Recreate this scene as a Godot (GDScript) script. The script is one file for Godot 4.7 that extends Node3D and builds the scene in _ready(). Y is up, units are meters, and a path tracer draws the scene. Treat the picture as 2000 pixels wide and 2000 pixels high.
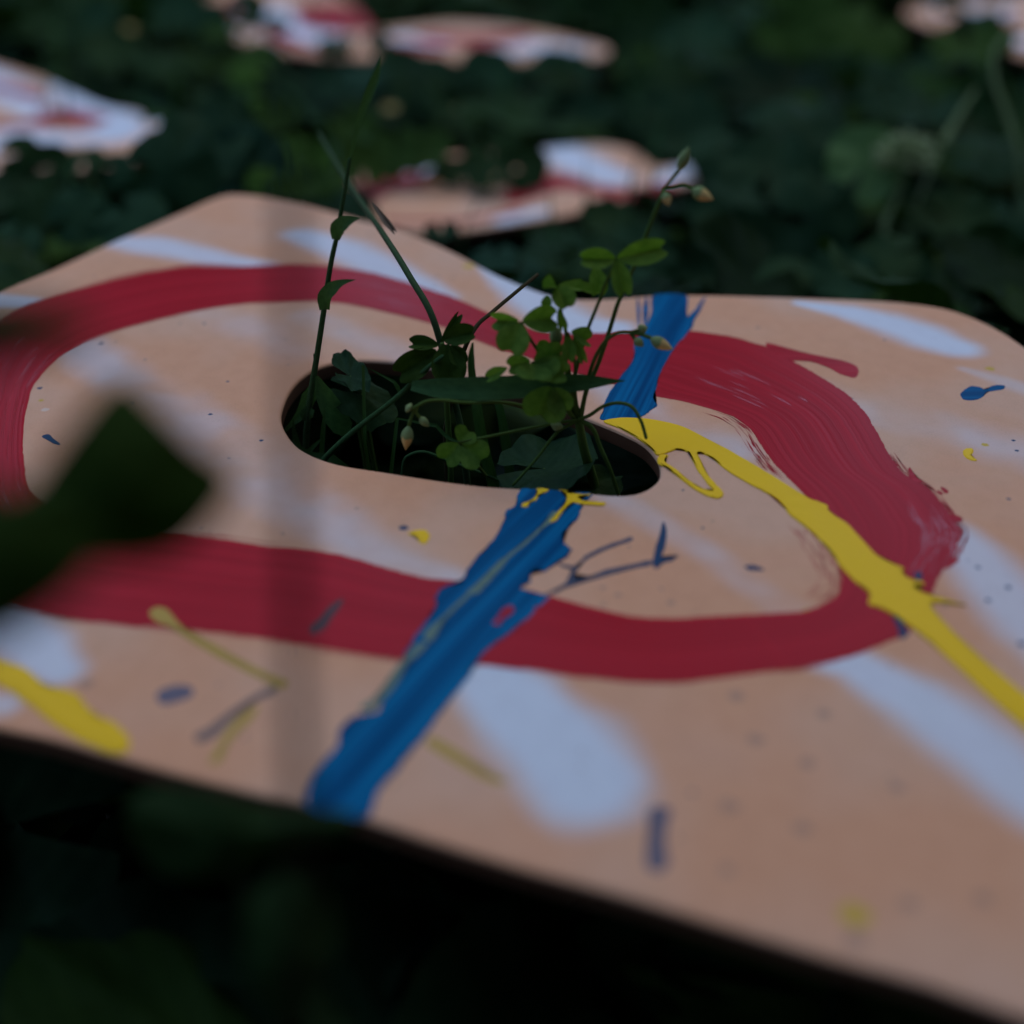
extends Node3D
# Painted plywood boards lying among dark garden plants; a wood sorrel and grasses grow through the slot of the nearest board.
# All tables are millimetres: plan positions (x, z) on a board, or positions (x, y, z) in the garden.

const OUTLINE = [-192.5, -123.0, -178.4, -149.2, -163.8, -179.5, -147.1, -210.5, -136.5, -230.4, -129.2, -244.3, -122.9, -251.4, -112.5, -250.6, -93.6, -241.9, -71.8, -226.6, -45.5, -204.8, -25.4, -186.9, -8.3, -165.3, 7.7, -142.0, 20.7, -127.5, 31.8, -118.0, 39.7, -115.8, 55.7, -116.9, 68.6, -119.6, 87.7, -120.4, 108.8, -119.1, 134.8, -116.9, 160.7, -113.8, 175.3, -109.8, 183.7, -105.5, 190.0, -98.7, 199.0, -81.4, 202.6, -68.9, 208.5, -35.8, 204.6, 14.5, 192.9, 82.2, 185.1, 140.8, 175.6, 186.1, 158.2, 222.3, 140.1, 239.5, 122.9, 243.0, 107.4, 239.0, 93.1, 231.9, 74.5, 224.8, 55.2, 216.6, 34.9, 208.0, 13.4, 199.8, -5.2, 191.8, -17.0, 186.5, -28.8, 182.4, -41.0, 178.4, -53.4, 174.2, -66.3, 169.5, -79.4, 164.3, -93.1, 158.9, -106.6, 154.8, -117.4, 151.1, -134.1, 138.7, -153.5, 107.6, -178.8, 47.6, -197.2, -15.3, -202.8, -81.4]
const HOLE = [-63.6, -9.5, -64.1, -20.3, -63.1, -32.8, -61.0, -41.3, -57.8, -48.0, -51.2, -54.1, -42.6, -56.5, -33.6, -55.9, -25.3, -54.1, -12.1, -47.9, 0.8, -39.6, 14.7, -29.2, 19.1, -26.2, 29.0, -17.3, 39.7, -7.6, 43.2, -4.3, 49.4, 1.9, 56.0, 10.5, 58.1, 16.1, 59.5, 22.2, 59.6, 27.6, 58.5, 33.5, 55.9, 38.0, 53.0, 41.1, 49.8, 42.9, 46.0, 43.5, 37.6, 42.3, 30.1, 40.7, 16.3, 39.2, 4.1, 37.6, -2.9, 35.9, -24.1, 29.3, -44.5, 21.7, -49.9, 17.6, -54.9, 12.2, -59.7, 3.3]
const RING_OUT = [-150.3, 49.1, -154.9, 34.1, -159.4, 19.1, -163.5, 3.9, -167.6, -11.2, -171.4, -26.5, -175.1, -41.7, -178.5, -57.1, -180.6, -72.6, -182.8, -88.2, -179.4, -102.8, -171.1, -116.0, -160.6, -127.7, -149.1, -138.3, -136.0, -146.8, -121.5, -152.8, -110.2, -152.5, -98.9, -152.5, -87.7, -154.0, -76.5, -154.6, -65.3, -153.2, -54.7, -149.6, -44.4, -145.0, -35.3, -138.2, -26.4, -131.4, -17.6, -124.3, -9.2, -116.8, -1.7, -108.3, 5.6, -99.7, 13.4, -91.5, 22.2, -84.5, 32.7, -80.5, 40.7, -80.9, 48.6, -81.4, 56.5, -81.9, 64.5, -82.5, 72.4, -83.1, 80.3, -83.6, 87.8, -81.1, 95.1, -78.1, 101.5, -73.3, 107.6, -68.3, 111.6, -61.4, 115.5, -54.5, 119.5, -47.6, 123.1, -40.5, 126.4, -33.3, 129.4, -25.9, 130.5, -21.0, 131.6, -16.0, 132.3, -11.0, 132.5, -5.9, 132.7, -0.8, 132.9, 4.2, 133.0, 9.3, 133.1, 14.4, 133.4, 19.5, 134.0, 24.5, 134.8, 29.5, 137.3, 33.9, 139.8, 38.3, 141.2, 43.2, 141.7, 48.2, 142.4, 53.3, 142.5, 58.3, 143.3, 63.2, 142.3, 67.8, 140.2, 72.4, 138.2, 77.1, 135.1, 81.9, 132.0, 86.8, 129.1, 91.8, 126.7, 97.0, 123.7, 102.0, 120.9, 107.0, 118.3, 112.2, 114.9, 116.6, 110.1, 119.8, 105.2, 122.9, 100.2, 125.8, 93.9, 128.4, 87.5, 130.7, 80.8, 132.1, 74.1, 133.4, 67.4, 134.8, 60.7, 136.1, 53.9, 137.2, 47.1, 137.1, 40.3, 136.5, 33.5, 135.4, 26.8, 134.1, 20.2, 132.5, 13.4, 131.4, 5.8, 130.2, -1.9, 129.2, -9.5, 128.3, -17.2, 127.1, -24.7, 125.4, -32.2, 123.4, -39.6, 121.3, -47.1, 119.3, -54.6, 117.5, -62.2, 116.0, -69.8, 114.7, -77.5, 113.6, -85.2, 112.7, -94.1, 111.2, -102.9, 109.3, -111.6, 106.9, -119.9, 103.4, -127.2, 98.1, -131.9, 90.4, -136.4, 82.6, -140.4, 74.4, -144.1, 66.2, -147.2, 57.7]
const RING_IN = [-135.0, 36.5, -138.4, 27.0, -141.6, 17.5, -144.7, 7.9, -147.2, -1.9, -149.6, -11.7, -151.4, -21.6, -153.2, -31.5, -153.3, -41.6, -152.5, -51.6, -150.6, -61.5, -146.6, -70.6, -141.1, -78.9, -134.1, -86.1, -126.4, -92.6, -118.3, -98.7, -109.4, -103.7, -100.1, -107.9, -90.4, -111.1, -80.3, -112.6, -70.2, -113.9, -60.0, -113.0, -50.3, -110.7, -41.4, -105.6, -32.6, -100.4, -23.9, -95.1, -15.4, -89.4, -7.5, -82.9, -0.5, -75.4, 6.8, -68.4, 14.7, -61.8, 22.7, -55.5, 26.0, -52.6, 29.4, -49.7, 32.8, -46.9, 36.2, -44.1, 39.9, -41.7, 43.6, -39.3, 47.3, -36.9, 51.0, -34.5, 54.5, -31.8, 58.0, -29.1, 61.5, -26.5, 65.4, -24.4, 69.5, -22.7, 73.4, -20.7, 77.0, -18.2, 80.6, -15.7, 84.0, -12.8, 87.3, -9.9, 89.4, -6.0, 91.3, -2.0, 92.4, 2.2, 93.0, 6.6, 93.6, 11.0, 94.2, 15.4, 95.0, 19.8, 95.9, 24.1, 97.2, 28.4, 98.5, 32.6, 99.8, 36.9, 101.1, 41.1, 102.3, 45.3, 103.0, 49.7, 103.5, 54.1, 104.0, 58.5, 104.4, 63.0, 104.8, 67.4, 105.2, 71.8, 105.0, 75.5, 104.8, 79.2, 104.5, 82.8, 104.1, 86.5, 103.7, 90.2, 102.8, 93.7, 101.5, 97.1, 99.5, 100.1, 96.6, 102.4, 93.6, 104.4, 90.3, 106.1, 84.5, 106.8, 78.7, 107.4, 72.9, 107.9, 67.1, 108.4, 61.3, 109.0, 55.5, 109.5, 49.7, 109.2, 43.9, 108.2, 38.6, 105.9, 33.2, 103.6, 28.0, 101.0, 22.8, 98.4, 17.6, 95.8, 10.8, 94.2, 4.0, 92.6, -2.8, 91.0, -9.7, 90.0, -16.1, 87.2, -22.4, 84.2, -28.5, 80.9, -34.8, 77.8, -41.4, 75.7, -48.2, 74.2, -55.1, 73.4, -61.9, 71.6, -68.5, 69.5, -75.5, 68.4, -82.5, 67.3, -89.5, 66.6, -96.5, 65.3, -103.0, 62.8, -109.3, 59.5, -115.5, 56.2, -121.7, 52.8, -126.6, 47.7, -131.4, 42.5]
const POLY = {"red_drip": [107.8, -72.2, 119.6, -63.7, 127.4, -59.1, 135.1, -54.1, 137.1, -50.5, 136.8, -46.1, 134.0, -40.9, 131.1, -42.6, 126.5, -49.6, 120.7, -55.0, 113.4, -55.9], "blue_back": [70.9, -120.2, 68.0, -103.4, 64.1, -87.4, 59.3, -72.2, 56.7, -55.0, 52.0, -42.6, 47.4, -29.5, 44.2, -15.3, 43.1, -7.6, 48.2, -7.9, 54.3, -7.9, 57.3, -10.6, 59.9, -14.1, 62.8, -18.9, 62.0, -21.7, 63.5, -30.7, 66.5, -46.5, 70.6, -59.1, 74.4, -69.4, 80.6, -82.9, 85.6, -100.2, 87.6, -106.6, 85.6, -105.0, 81.5, -97.1, 81.6, -103.4, 82.3, -120.2], "blue_front": [16.5, 39.7, 14.2, 50.7, 11.8, 52.8, 11.3, 57.9, 7.7, 69.8, 4.2, 78.4, 2.2, 81.7, 0.1, 90.7, -0.6, 92.7, -4.9, 94.0, -6.7, 97.8, -6.8, 103.2, -9.5, 112.1, -12.1, 119.2, -14.0, 128.1, -16.9, 137.9, -18.0, 143.2, -18.9, 149.0, -23.9, 150.6, -26.0, 153.8, -26.9, 161.3, -29.1, 166.4, -30.8, 171.6, -31.7, 176.9, -32.1, 180.6, -17.5, 185.6, -16.1, 178.2, -12.8, 171.0, -9.4, 162.8, -6.4, 156.5, -1.7, 145.4, 2.6, 135.0, 4.9, 129.0, 6.8, 124.2, 10.8, 119.2, 13.3, 115.8, 16.5, 110.7, 19.9, 104.7, 23.0, 99.5, 19.2, 97.3, 15.8, 95.0, 18.0, 92.5, 18.5, 88.3, 19.8, 85.7, 22.5, 86.7, 26.1, 81.7, 28.8, 79.3, 29.8, 74.9, 28.6, 71.5, 27.8, 68.1, 29.7, 63.5, 33.4, 54.3, 34.5, 48.5, 37.4, 43.5, 30.0, 41.3, 22.8, 40.4], "yellow_sweep": [43.8, -6.4, 47.5, -8.3, 56.7, -8.3, 64.3, -5.6, 69.6, -2.2, 76.3, 6.3, 83.0, 14.9, 89.1, 24.2, 95.2, 33.6, 99.2, 40.4, 103.1, 46.4, 107.4, 50.7, 106.9, 52.8, 110.6, 59.7, 113.8, 70.7, 116.5, 79.5, 119.2, 82.8, 121.9, 85.2, 121.0, 87.5, 122.0, 90.4, 125.5, 92.7, 124.9, 94.2, 122.6, 94.0, 124.4, 97.8, 129.0, 100.5, 134.2, 103.7, 129.1, 102.7, 125.4, 102.5, 126.2, 111.4, 129.6, 121.9, 132.9, 131.2, 137.5, 141.8, 144.2, 158.4, 148.5, 172.8, 142.6, 179.6, 137.1, 165.7, 133.3, 155.4, 128.5, 143.2, 123.0, 128.1, 117.0, 114.2, 113.1, 107.6, 111.4, 105.4, 110.0, 104.2, 108.5, 103.7, 108.5, 101.3, 109.4, 98.8, 108.8, 95.8, 107.1, 92.7, 104.9, 86.0, 102.3, 73.2, 97.8, 61.2, 95.1, 55.5, 93.9, 50.1, 91.3, 44.2, 85.9, 36.8, 79.9, 27.6, 75.0, 18.0, 72.9, 16.3, 73.2, 23.2, 74.3, 31.6, 76.0, 37.5, 77.1, 40.7, 76.9, 44.5, 75.2, 46.0, 72.7, 44.8, 70.0, 42.0, 66.7, 36.5, 63.8, 30.9, 61.4, 26.2, 59.5, 24.2, 59.3, 20.4, 60.7, 17.7, 62.7, 17.7, 61.7, 22.2, 64.5, 27.3, 67.7, 34.2, 71.3, 39.7, 73.9, 41.3, 73.0, 36.2, 71.3, 28.9, 70.0, 20.1, 69.5, 16.3, 66.3, 14.2, 62.7, 16.6, 59.5, 18.0, 58.2, 14.5, 56.0, 9.5, 49.1, -0.7], "yellow_corner": [-135.9, 119.2, -124.1, 123.3, -114.8, 128.3, -108.8, 130.7, -100.1, 138.3, -92.7, 141.4, -86.4, 148.8, -79.5, 153.8, -74.8, 160.6, -74.7, 163.9, -77.3, 164.3, -83.1, 161.7, -92.9, 154.8, -103.0, 145.6, -111.7, 138.3, -122.7, 131.4, -134.1, 128.1], "blue_spike": [57.8, 59.4, 58.1, 63.5, 57.1, 72.4, 56.0, 79.5, 58.2, 79.0, 60.2, 77.6, 58.0, 81.1, 55.6, 82.2, 53.2, 85.2, 52.6, 82.8, 53.5, 76.8, 55.8, 67.0], "blue_fork": [26.1, 82.0, 28.8, 83.3, 30.9, 83.8, 33.7, 78.7, 36.6, 75.7, 40.8, 72.4, 44.9, 69.8, 47.8, 68.1, 48.0, 69.3, 44.0, 72.4, 39.4, 75.7, 36.4, 78.2, 33.4, 81.7, 31.5, 85.4, 30.6, 88.6, 30.8, 90.4, 34.6, 89.1, 39.2, 85.7, 43.2, 84.1, 48.3, 82.2, 52.7, 80.9, 52.6, 82.5, 47.4, 84.9, 42.3, 87.3, 35.8, 90.7, 31.3, 92.7, 28.1, 94.8, 24.4, 97.8, 21.7, 98.5, 25.9, 94.8, 28.2, 91.7, 29.2, 88.1, 29.7, 85.2, 27.6, 84.4], "blue_splat": [167.7, -26.6, 170.4, -31.1, 174.0, -34.1, 176.5, -32.8, 177.3, -31.1, 180.5, -34.1, 183.2, -34.9, 185.2, -34.5, 184.0, -31.5, 181.0, -30.3, 177.9, -29.1, 174.7, -24.9, 170.8, -22.5, 168.1, -22.9], "yellow_comma": [156.9, 15.9, 158.9, 13.1, 160.6, 13.1, 160.6, 15.2, 159.2, 18.0, 159.9, 21.5, 158.2, 21.5, 156.9, 19.4], "yellow_comet": [-16.5, 66.1, -14.4, 64.4, -12.0, 64.1, -10.5, 66.1, -10.3, 69.3, -11.6, 72.1, -12.8, 71.2, -14.2, 68.4], "yellow_rim": [27.7, 40.7, 30.2, 41.3, 30.7, 43.2, 32.3, 42.6, 35.4, 43.5, 37.2, 43.2, 36.6, 44.5, 33.4, 45.1, 34.9, 47.6, 38.2, 47.9, 41.5, 48.8, 40.9, 50.1, 37.8, 50.1, 34.2, 49.5, 31.5, 48.8, 29.9, 51.3, 27.6, 56.1, 25.7, 59.7, 24.5, 60.3, 25.4, 57.3, 27.9, 51.9, 29.3, 48.8, 29.7, 46.0, 29.5, 43.2], "yellow_drop": [20.9, 40.0, 24.6, 40.7, 23.7, 42.3, 21.8, 43.9, 20.8, 47.0, 18.9, 48.8, 17.7, 51.3, 16.2, 50.7, 16.8, 48.8, 18.6, 47.6, 20.2, 45.1, 20.9, 42.6], "yellow_glaze": [13.4, 77.9, 12.6, 80.1, 9.9, 86.2, 6.5, 93.2, 3.1, 98.3, 1.7, 97.8, 4.4, 92.2, 7.8, 85.4, 11.3, 79.5], "yellow_glaze_low": [-8.0, 120.6, -9.1, 123.7, -11.5, 128.1, -13.2, 132.4, -15.5, 139.8, -18.0, 144.8, -20.9, 148.8, -22.7, 148.0, -19.9, 143.8, -17.3, 136.7, -14.9, 130.3, -12.4, 124.8, -10.1, 121.0], "yellow_streak": [-82.1, 105.9, -80.9, 104.2, -78.5, 104.7, -76.1, 107.6, -73.2, 111.9, -67.6, 117.0, -60.7, 122.6, -53.1, 129.0, -47.1, 133.7, -41.6, 138.3, -42.7, 139.6, -48.3, 135.8, -55.4, 130.7, -63.6, 124.2, -70.6, 118.1, -75.5, 113.5, -79.4, 111.1], "yellow_trail": [-5.8, 158.4, -1.9, 160.6, 2.3, 164.6, 7.1, 169.6, 12.3, 174.5, 10.0, 174.5, 5.4, 171.7, 0.7, 167.5, -4.2, 163.2, -6.4, 160.6], "blue_smear": [43.5, 182.9, 45.3, 181.9, 47.5, 182.6, 46.8, 187.7, 45.8, 194.0, 45.9, 199.3, 44.0, 202.1, 41.9, 201.5, 41.5, 196.3, 42.5, 189.3], "blue_dab": [-72.5, 141.2, -69.7, 138.7, -65.0, 139.1, -63.7, 142.0, -66.6, 144.8, -70.3, 146.0], "blue_wisp": [-43.9, 138.3, -44.2, 141.2, -47.6, 144.4, -51.2, 148.8, -53.8, 154.6, -56.6, 159.1, -59.3, 160.2, -60.3, 158.4, -57.4, 154.6, -54.6, 150.0, -50.6, 144.4, -46.9, 140.4], "yellow_wisp": [-47.3, 146.4, -47.4, 149.6, -50.1, 155.6, -52.1, 161.2, -53.3, 167.5, -54.7, 168.2, -54.3, 162.1, -53.1, 155.6, -50.4, 149.8], "grey_smear": [-31.5, 99.8, -31.8, 102.7, -33.6, 108.8, -35.5, 115.1, -37.7, 117.0, -38.7, 114.7, -36.8, 109.5, -34.2, 102.7], "blue_fleck": [124.5, 86.7, 125.7, 86.7, 125.6, 90.1, 124.4, 91.2], "blue_lick": [113.8, 108.1, 114.8, 109.5, 115.4, 113.7, 115.4, 117.0, 113.1, 118.8, 113.3, 114.7], "blue_dash": [78.0, 83.8, 80.2, 83.3, 82.6, 84.9, 83.1, 85.7, 80.6, 86.0, 78.5, 85.4], "blue_tick": [-139.5, 4.1, -138.2, 3.0, -135.4, 5.9, -132.1, 10.6, -133.5, 10.2, -136.6, 7.4], "red_islet": [11.5, 104.7, 13.2, 103.7, 14.0, 105.2, 12.9, 108.1, 11.0, 110.4, 9.7, 112.8, 8.6, 112.3, 9.7, 109.0], "blue_wire": [63.7, -118.0, 63.7, -107.1, 61.6, -85.4, 62.0, -100.7], "blue_wire_mid": [67.1, -119.1, 67.1, -107.1, 63.8, -86.4, 64.6, -103.9], "blue_wire_right": [90.8, -118.5, 87.2, -105.0, 83.6, -94.5, 86.3, -108.2], "yellow_thread": [27.3, 54.9, 22.3, 63.8, 17.8, 71.8, 13.4, 78.7, 7.8, 88.3, 1.8, 99.8, -4.0, 110.4, -8.3, 120.1, -9.0, 119.2, -4.6, 108.8, 1.2, 98.0, 7.2, 86.7, 12.9, 77.1, 17.2, 70.4, 21.8, 62.3, 26.7, 53.7], "red_tip": [142.0, 54.9, 144.0, 55.5, 145.4, 57.0, 145.3, 58.8, 143.1, 60.0, 140.6, 59.1], "red_tip_low": [134.4, 80.6, 137.1, 79.0, 138.3, 79.5, 136.8, 82.2, 133.5, 84.9], "red_tip_high": [136.5, 28.9, 137.6, 25.6, 138.1, 28.3, 138.4, 32.9, 139.4, 34.9, 137.1, 36.8], "red_spot": [144.2, 38.4, 145.2, 39.4, 145.7, 41.6, 144.6, 42.6, 143.9, 40.7], "red_spot_low": [142.7, 40.4, 143.4, 41.3, 143.6, 43.2, 142.6, 43.2]}
const SPRAYS = [[0.8, -163.3, -184.9, 6.6, -145.2, -179.5, 10.4, -113.0, -162.1, 8.1, -89.9, -152.8, 5.5], [0.85, -81.0, -193.0, 7.4, -59.1, -174.3, 10.9, -33.9, -140.8, 10.1, -15.2, -118.0, 6.8], [0.8, -225.6, -129.2, 9.8, -197.4, -112.5, 8.4, -178.5, -110.3, 5.6], [0.5, -162.3, -81.4, 7.7, -146.4, -68.9, 8.5, -126.1, -45.2, 9.4, -102.0, -19.3, 10.0, -73.1, 19.1, 11.3, -57.9, 41.3, 11.0, -39.3, 59.7, 8.7, -21.0, 79.5, 7.2, -3.4, 90.1, 4.7], [0.25, -106.2, -101.8, 6.5, -79.8, -81.4, 8.8, -67.2, -62.3, 7.4], [0.25, -65.7, -96.6, 5.9, -38.8, -71.3, 7.5, -12.0, -44.3, 5.2], [0.38, 29.3, 28.3, 3.1, 41.3, 42.9, 4.4, 58.0, 62.6, 4.5, 72.9, 84.9, 4.5, 87.7, 106.4, 5.1], [0.9, 2.7, -152.8, 3.7, 13.4, -130.3, 7.6, 24.5, -109.2, 11.0, 39.4, -88.4, 11.0, 52.4, -86.4, 7.3], [0.95, 126.8, -111.4, 2.8, 145.0, -101.8, 6.5, 158.4, -90.4, 10.0, 168.9, -77.5, 10.7, 177.9, -67.0, 8.0], [0.4, 114.4, -40.0, 4.2, 137.0, -13.0, 8.6, 155.4, -0.4, 9.5, 176.3, 16.3, 9.9, 190.5, 31.6, 9.4], [0.75, 128.4, 53.7, 5.3, 139.6, 68.4, 8.4, 145.1, 90.1, 10.3, 149.8, 114.7, 10.1, 157.2, 138.7, 9.3], [0.9, 80.8, 123.7, 3.7, 99.3, 130.3, 6.6, 110.7, 144.8, 9.1, 120.6, 162.1, 10.4, 129.7, 177.9, 10.3, 139.2, 192.5, 9.7], [1, 4.5, 130.3, 9.6, 13.4, 144.8, 12.3, 23.5, 160.2, 14.6, 30.0, 173.6, 14.1], [0.9, -139.0, 102.7, 9.0, -120.1, 111.1, 9.1, -107.4, 122.6, 8.4, -98.3, 132.4, 6.0], [0.7, -124.4, 144.8, 4.7, -108.0, 146.4, 3.9], [0.45, 40.4, -37.9, 4.6, 55.2, -19.3, 6.6, 70.9, -3.8, 7.5, 85.3, 14.5, 6.8], [0.3, -53.1, 53.7, 4.3, -29.8, 76.8, 5.6, -7.8, 84.9, 3.2], [0.35, 174.5, -48.7, 1.9, 185.9, -37.9, 3.7, 199.1, -23.3, 4.4]]
const SPECKS = [[-139.2, -71.7, 0.95, 0], [-150.6, -32.4, 0.89, 0], [-147.4, -22.5, 0.87, 1], [-115.8, -20.1, 0.52, 0], [-87.6, -11.8, 0.69, 0], [-67.6, 7.4, 0.66, 0], [-70.9, -75.1, 0.76, 2], [-4.6, -152.8, 2.58, 1], [65.3, 40.4, 0.47, 0], [68.7, 62.9, 0.45, 0], [142.5, 84.4, 0.71, 0], [147.9, 94.5, 0.83, 0], [143.4, 121.0, 1.04, 0], [140.6, 100.8, 0.82, 0], [175.6, 7.4, 0.66, 0], [174.6, 14.5, 0.65, 0], [162.5, 46.0, 0.61, 0], [165.5, 10.6, 1.15, 1], [184.3, -48.7, 1.65, 1], [55.7, 102.2, 1.23, 2], [41.9, 98.3, 1.1, 2], [38.1, 94.8, 0.97, 2], [37.6, 103.0, 0.82, 2], [67.7, 142.6, 1.98, 2], [69.9, 159.1, 2.14, 2], [87.4, 149.6, 1.82, 2], [80.4, 167.5, 1.86, 2], [60.8, 181.9, 2.23, 2], [75.5, 189.0, 2.19, 2], [98.8, 175.9, 1.93, 2], [57.8, 201.5, 1.69, 2], [93.0, 210.8, 1.85, 2], [80.3, 220.3, 2.39, 2], [108.3, 209.4, 1.86, 2], [81.4, 213.9, 3.26, 1], [-90.8, 137.7, 2.01, 2], [-32.6, 51.6, 0.76, 2], [-17.9, 62.9, 1.34, 0], [-17.2, -140.8, 1.06, 2], [-10.8, -139.0, 1.05, 2], [-18.2, -129.2, 1.04, 2], [21.8, 108.1, 1.75, 1], [91.5, 106.1, 1.22, 1], [-17.8, 105.7, 1.35, 2], [-86.3, -37.9, 0.54, 0], [-144.0, -15.3, 1.38, 3], [106.9, -86.4, 1.17, 2], [128.5, 103.2, 1.09, 2], [107.9, 130.3, 0.77, 2]]
const BACK = {"A": {"at": [77.8, -562.5], "out": [-197.1, 26.8, -164.6, 75.9, -142.8, 99.3, -116.1, 111.1, -96.9, 106.2, -64.4, 91.3, -31.0, 75.9, -13.7, 63.2, 4.2, 47.0, 41.0, 21.1, 71.8, -2.4, 93.3, -29.4, 93.5, -59.0, 88.1, -76.4, 67.2, -59.0, 49.7, -33.2, 42.3, -33.2, 33.0, -55.0, 23.5, -79.1, 5.0, -90.1, -22.1, -87.3, -45.3, -79.1, -79.5, -69.6, -117.1, -61.6, -153.3, -42.1, -180.7, -19.4, -196.7, 0.0], "spray": [[0.95, -30.0, -79.1, 16.8, -16.2, -42.1, 19.2, 4.1, -8.5, 16.8], [0.95, 39.3, 0.0, 7.6, 63.7, -26.9, 11.0, 93.0, -55.1, 11.4], [0.95, -126.6, -26.9, 7.9, -143.6, -8.5, 9.2], [0.95, -71.0, 86.1, 5.3, -44.2, 67.4, 5.5]], "red": [[1.0, -168.5, 70.6, 9.6, -168.1, 38.1, 14.3, -158.2, 11.8, 14.9, -135.9, 0.0, 15.1, -114.8, -8.5, 9.2], [1.0, -64.4, 45.8, 7.1, -50.3, 18.7, 16.2, -34.0, 0.0, 15.1, -18.3, 9.4, 9.0], [1.0, -25.4, 11.8, 9.7, 15.6, 32.4, 8.7, 41.6, 14.1, 7.4], [1.0, -143.7, 88.2, 2.7, -97.4, 88.2, 3.3, -61.0, 67.4, 3.4]]}, "B": {"at": [-354.3, -698.7], "out": [-250.0, -292.7, -177.5, -281.5, -98.1, -213.8, -46.9, -164.8, -3.6, -111.8, 39.6, -62.5, 67.9, -44.7, 78.7, -16.6, 91.4, -19.7, 97.1, -6.0, 98.3, 20.5, 96.5, 57.0, 92.1, 86.3, 73.4, 102.9, 45.7, 109.2, 16.8, 106.7, -14.1, 127.7, -66.8, 121.6, -136.6, 57.0, -215.0, -113.6], "spray": [[0.95, -19.8, -131.4, 15.0, 38.4, -38.3, 22.8, 67.4, 14.8, 17.8], [0.95, -19.5, 14.8, 14.3, 23.9, 29.2, 15.7, 63.0, 29.2, 12.3], [0.95, 10.8, 90.2, 11.3, 21.9, 77.2, 9.9], [0.95, 89.3, -12.0, 7.4, 94.3, -7.5, 7.4], [0.95, -17.4, -46.3, 15.4, -3.0, -54.3, 13.6], [0.95, -108.4, -187.9, 16.0, -58.4, -113.5, 23.0, -31.0, -79.1, 20.0], [0.95, 11.4, -79.1, 18.0, 64.4, -15.0, 18.5], [0.95, -37.3, 57.1, 18.5, -12.7, 50.2, 17.0]], "red": [[1.0, -58.5, -7.5, 7.4, -27.2, -10.5, 8.3, -0.3, -15.0, 10.2, 6.8, -33.6, 22.7, 27.7, -24.3, 18.7], [1.0, -84.3, -140.5, 9.8, -50.8, -117.1, 9.5, -27.4, -96.1, 8.2]]}, "C": {"at": [-116.1, -986.8], "out": [-207.5, -235.8, -162.3, -104.6, -127.6, -18.0, -91.9, 24.2, -52.1, 34.9, -3.2, 47.6, 82.5, 58.0, 148.4, 60.1, 195.8, 51.8, 218.7, 30.6, 221.2, 4.4, 199.2, -27.2, 160.2, -69.9, 119.2, -99.6, 66.6, -114.9, 25.9, -94.6, -1.4, -79.7, -18.6, -130.4, -42.4, -212.6, -79.5, -296.7, -134.8, -361.9, -188.9, -361.9, -215.9, -312.6], "spray": [[0.95, -131.7, -178.8, 24.5, -87.1, -87.1, 36.1, -62.2, -50.7, 24.2], [0.95, 149.1, -4.5, 18.0, 178.2, 6.6, 20.3], [0.95, 24.3, -38.9, 13.3, 60.4, -15.8, 13.0], [0.95, -169.8, -178.8, 15.4, -140.7, -99.6, 14.2], [0.95, 110.1, 6.6, 12.7, 134.4, 17.6, 12.6], [0.95, -87.7, -15.8, 13.0, -47.0, -4.5, 12.9]], "red": [[1.0, -72.4, -184.4, 30.7, -44.0, -120.0, 45.8, -24.7, -109.8, 37.0], [1.0, 54.1, -46.0, 18.8, 94.7, -27.3, 23.6, 134.6, -50.7, 16.2], [1.0, 16.0, -15.8, 10.4, 56.5, 6.6, 12.7], [1.0, -109.3, -62.7, 11.0, -76.4, -4.5, 10.3, -45.7, 6.6, 10.2], [1.0, -193.7, -221.3, 12.8, -155.4, -125.2, 14.6]]}, "D": {"at": [512.3, -1086.4], "out": [-79.7, -84.7, -79.4, -15.3, -63.7, 24.8, -37.1, 39.4, -33.5, 112.9, -26.9, 138.7, 14.6, 143.0, 78.0, 72.4, 143.2, -79.2, 139.8, -197.1, 60.8, -166.2, -15.7, -136.3], "spray": [[0.95, -36.3, -79.2, 18.4, 3.3, -65.5, 21.2, 29.0, -79.2, 15.4], [0.95, -6.5, 72.3, 15.8, 11.0, 95.1, 15.4]], "red": [[1.0, -59.8, 10.0, 12.7, -31.2, 0.0, 18.4, 8.7, -20.4, 14.5]]}}
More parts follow.
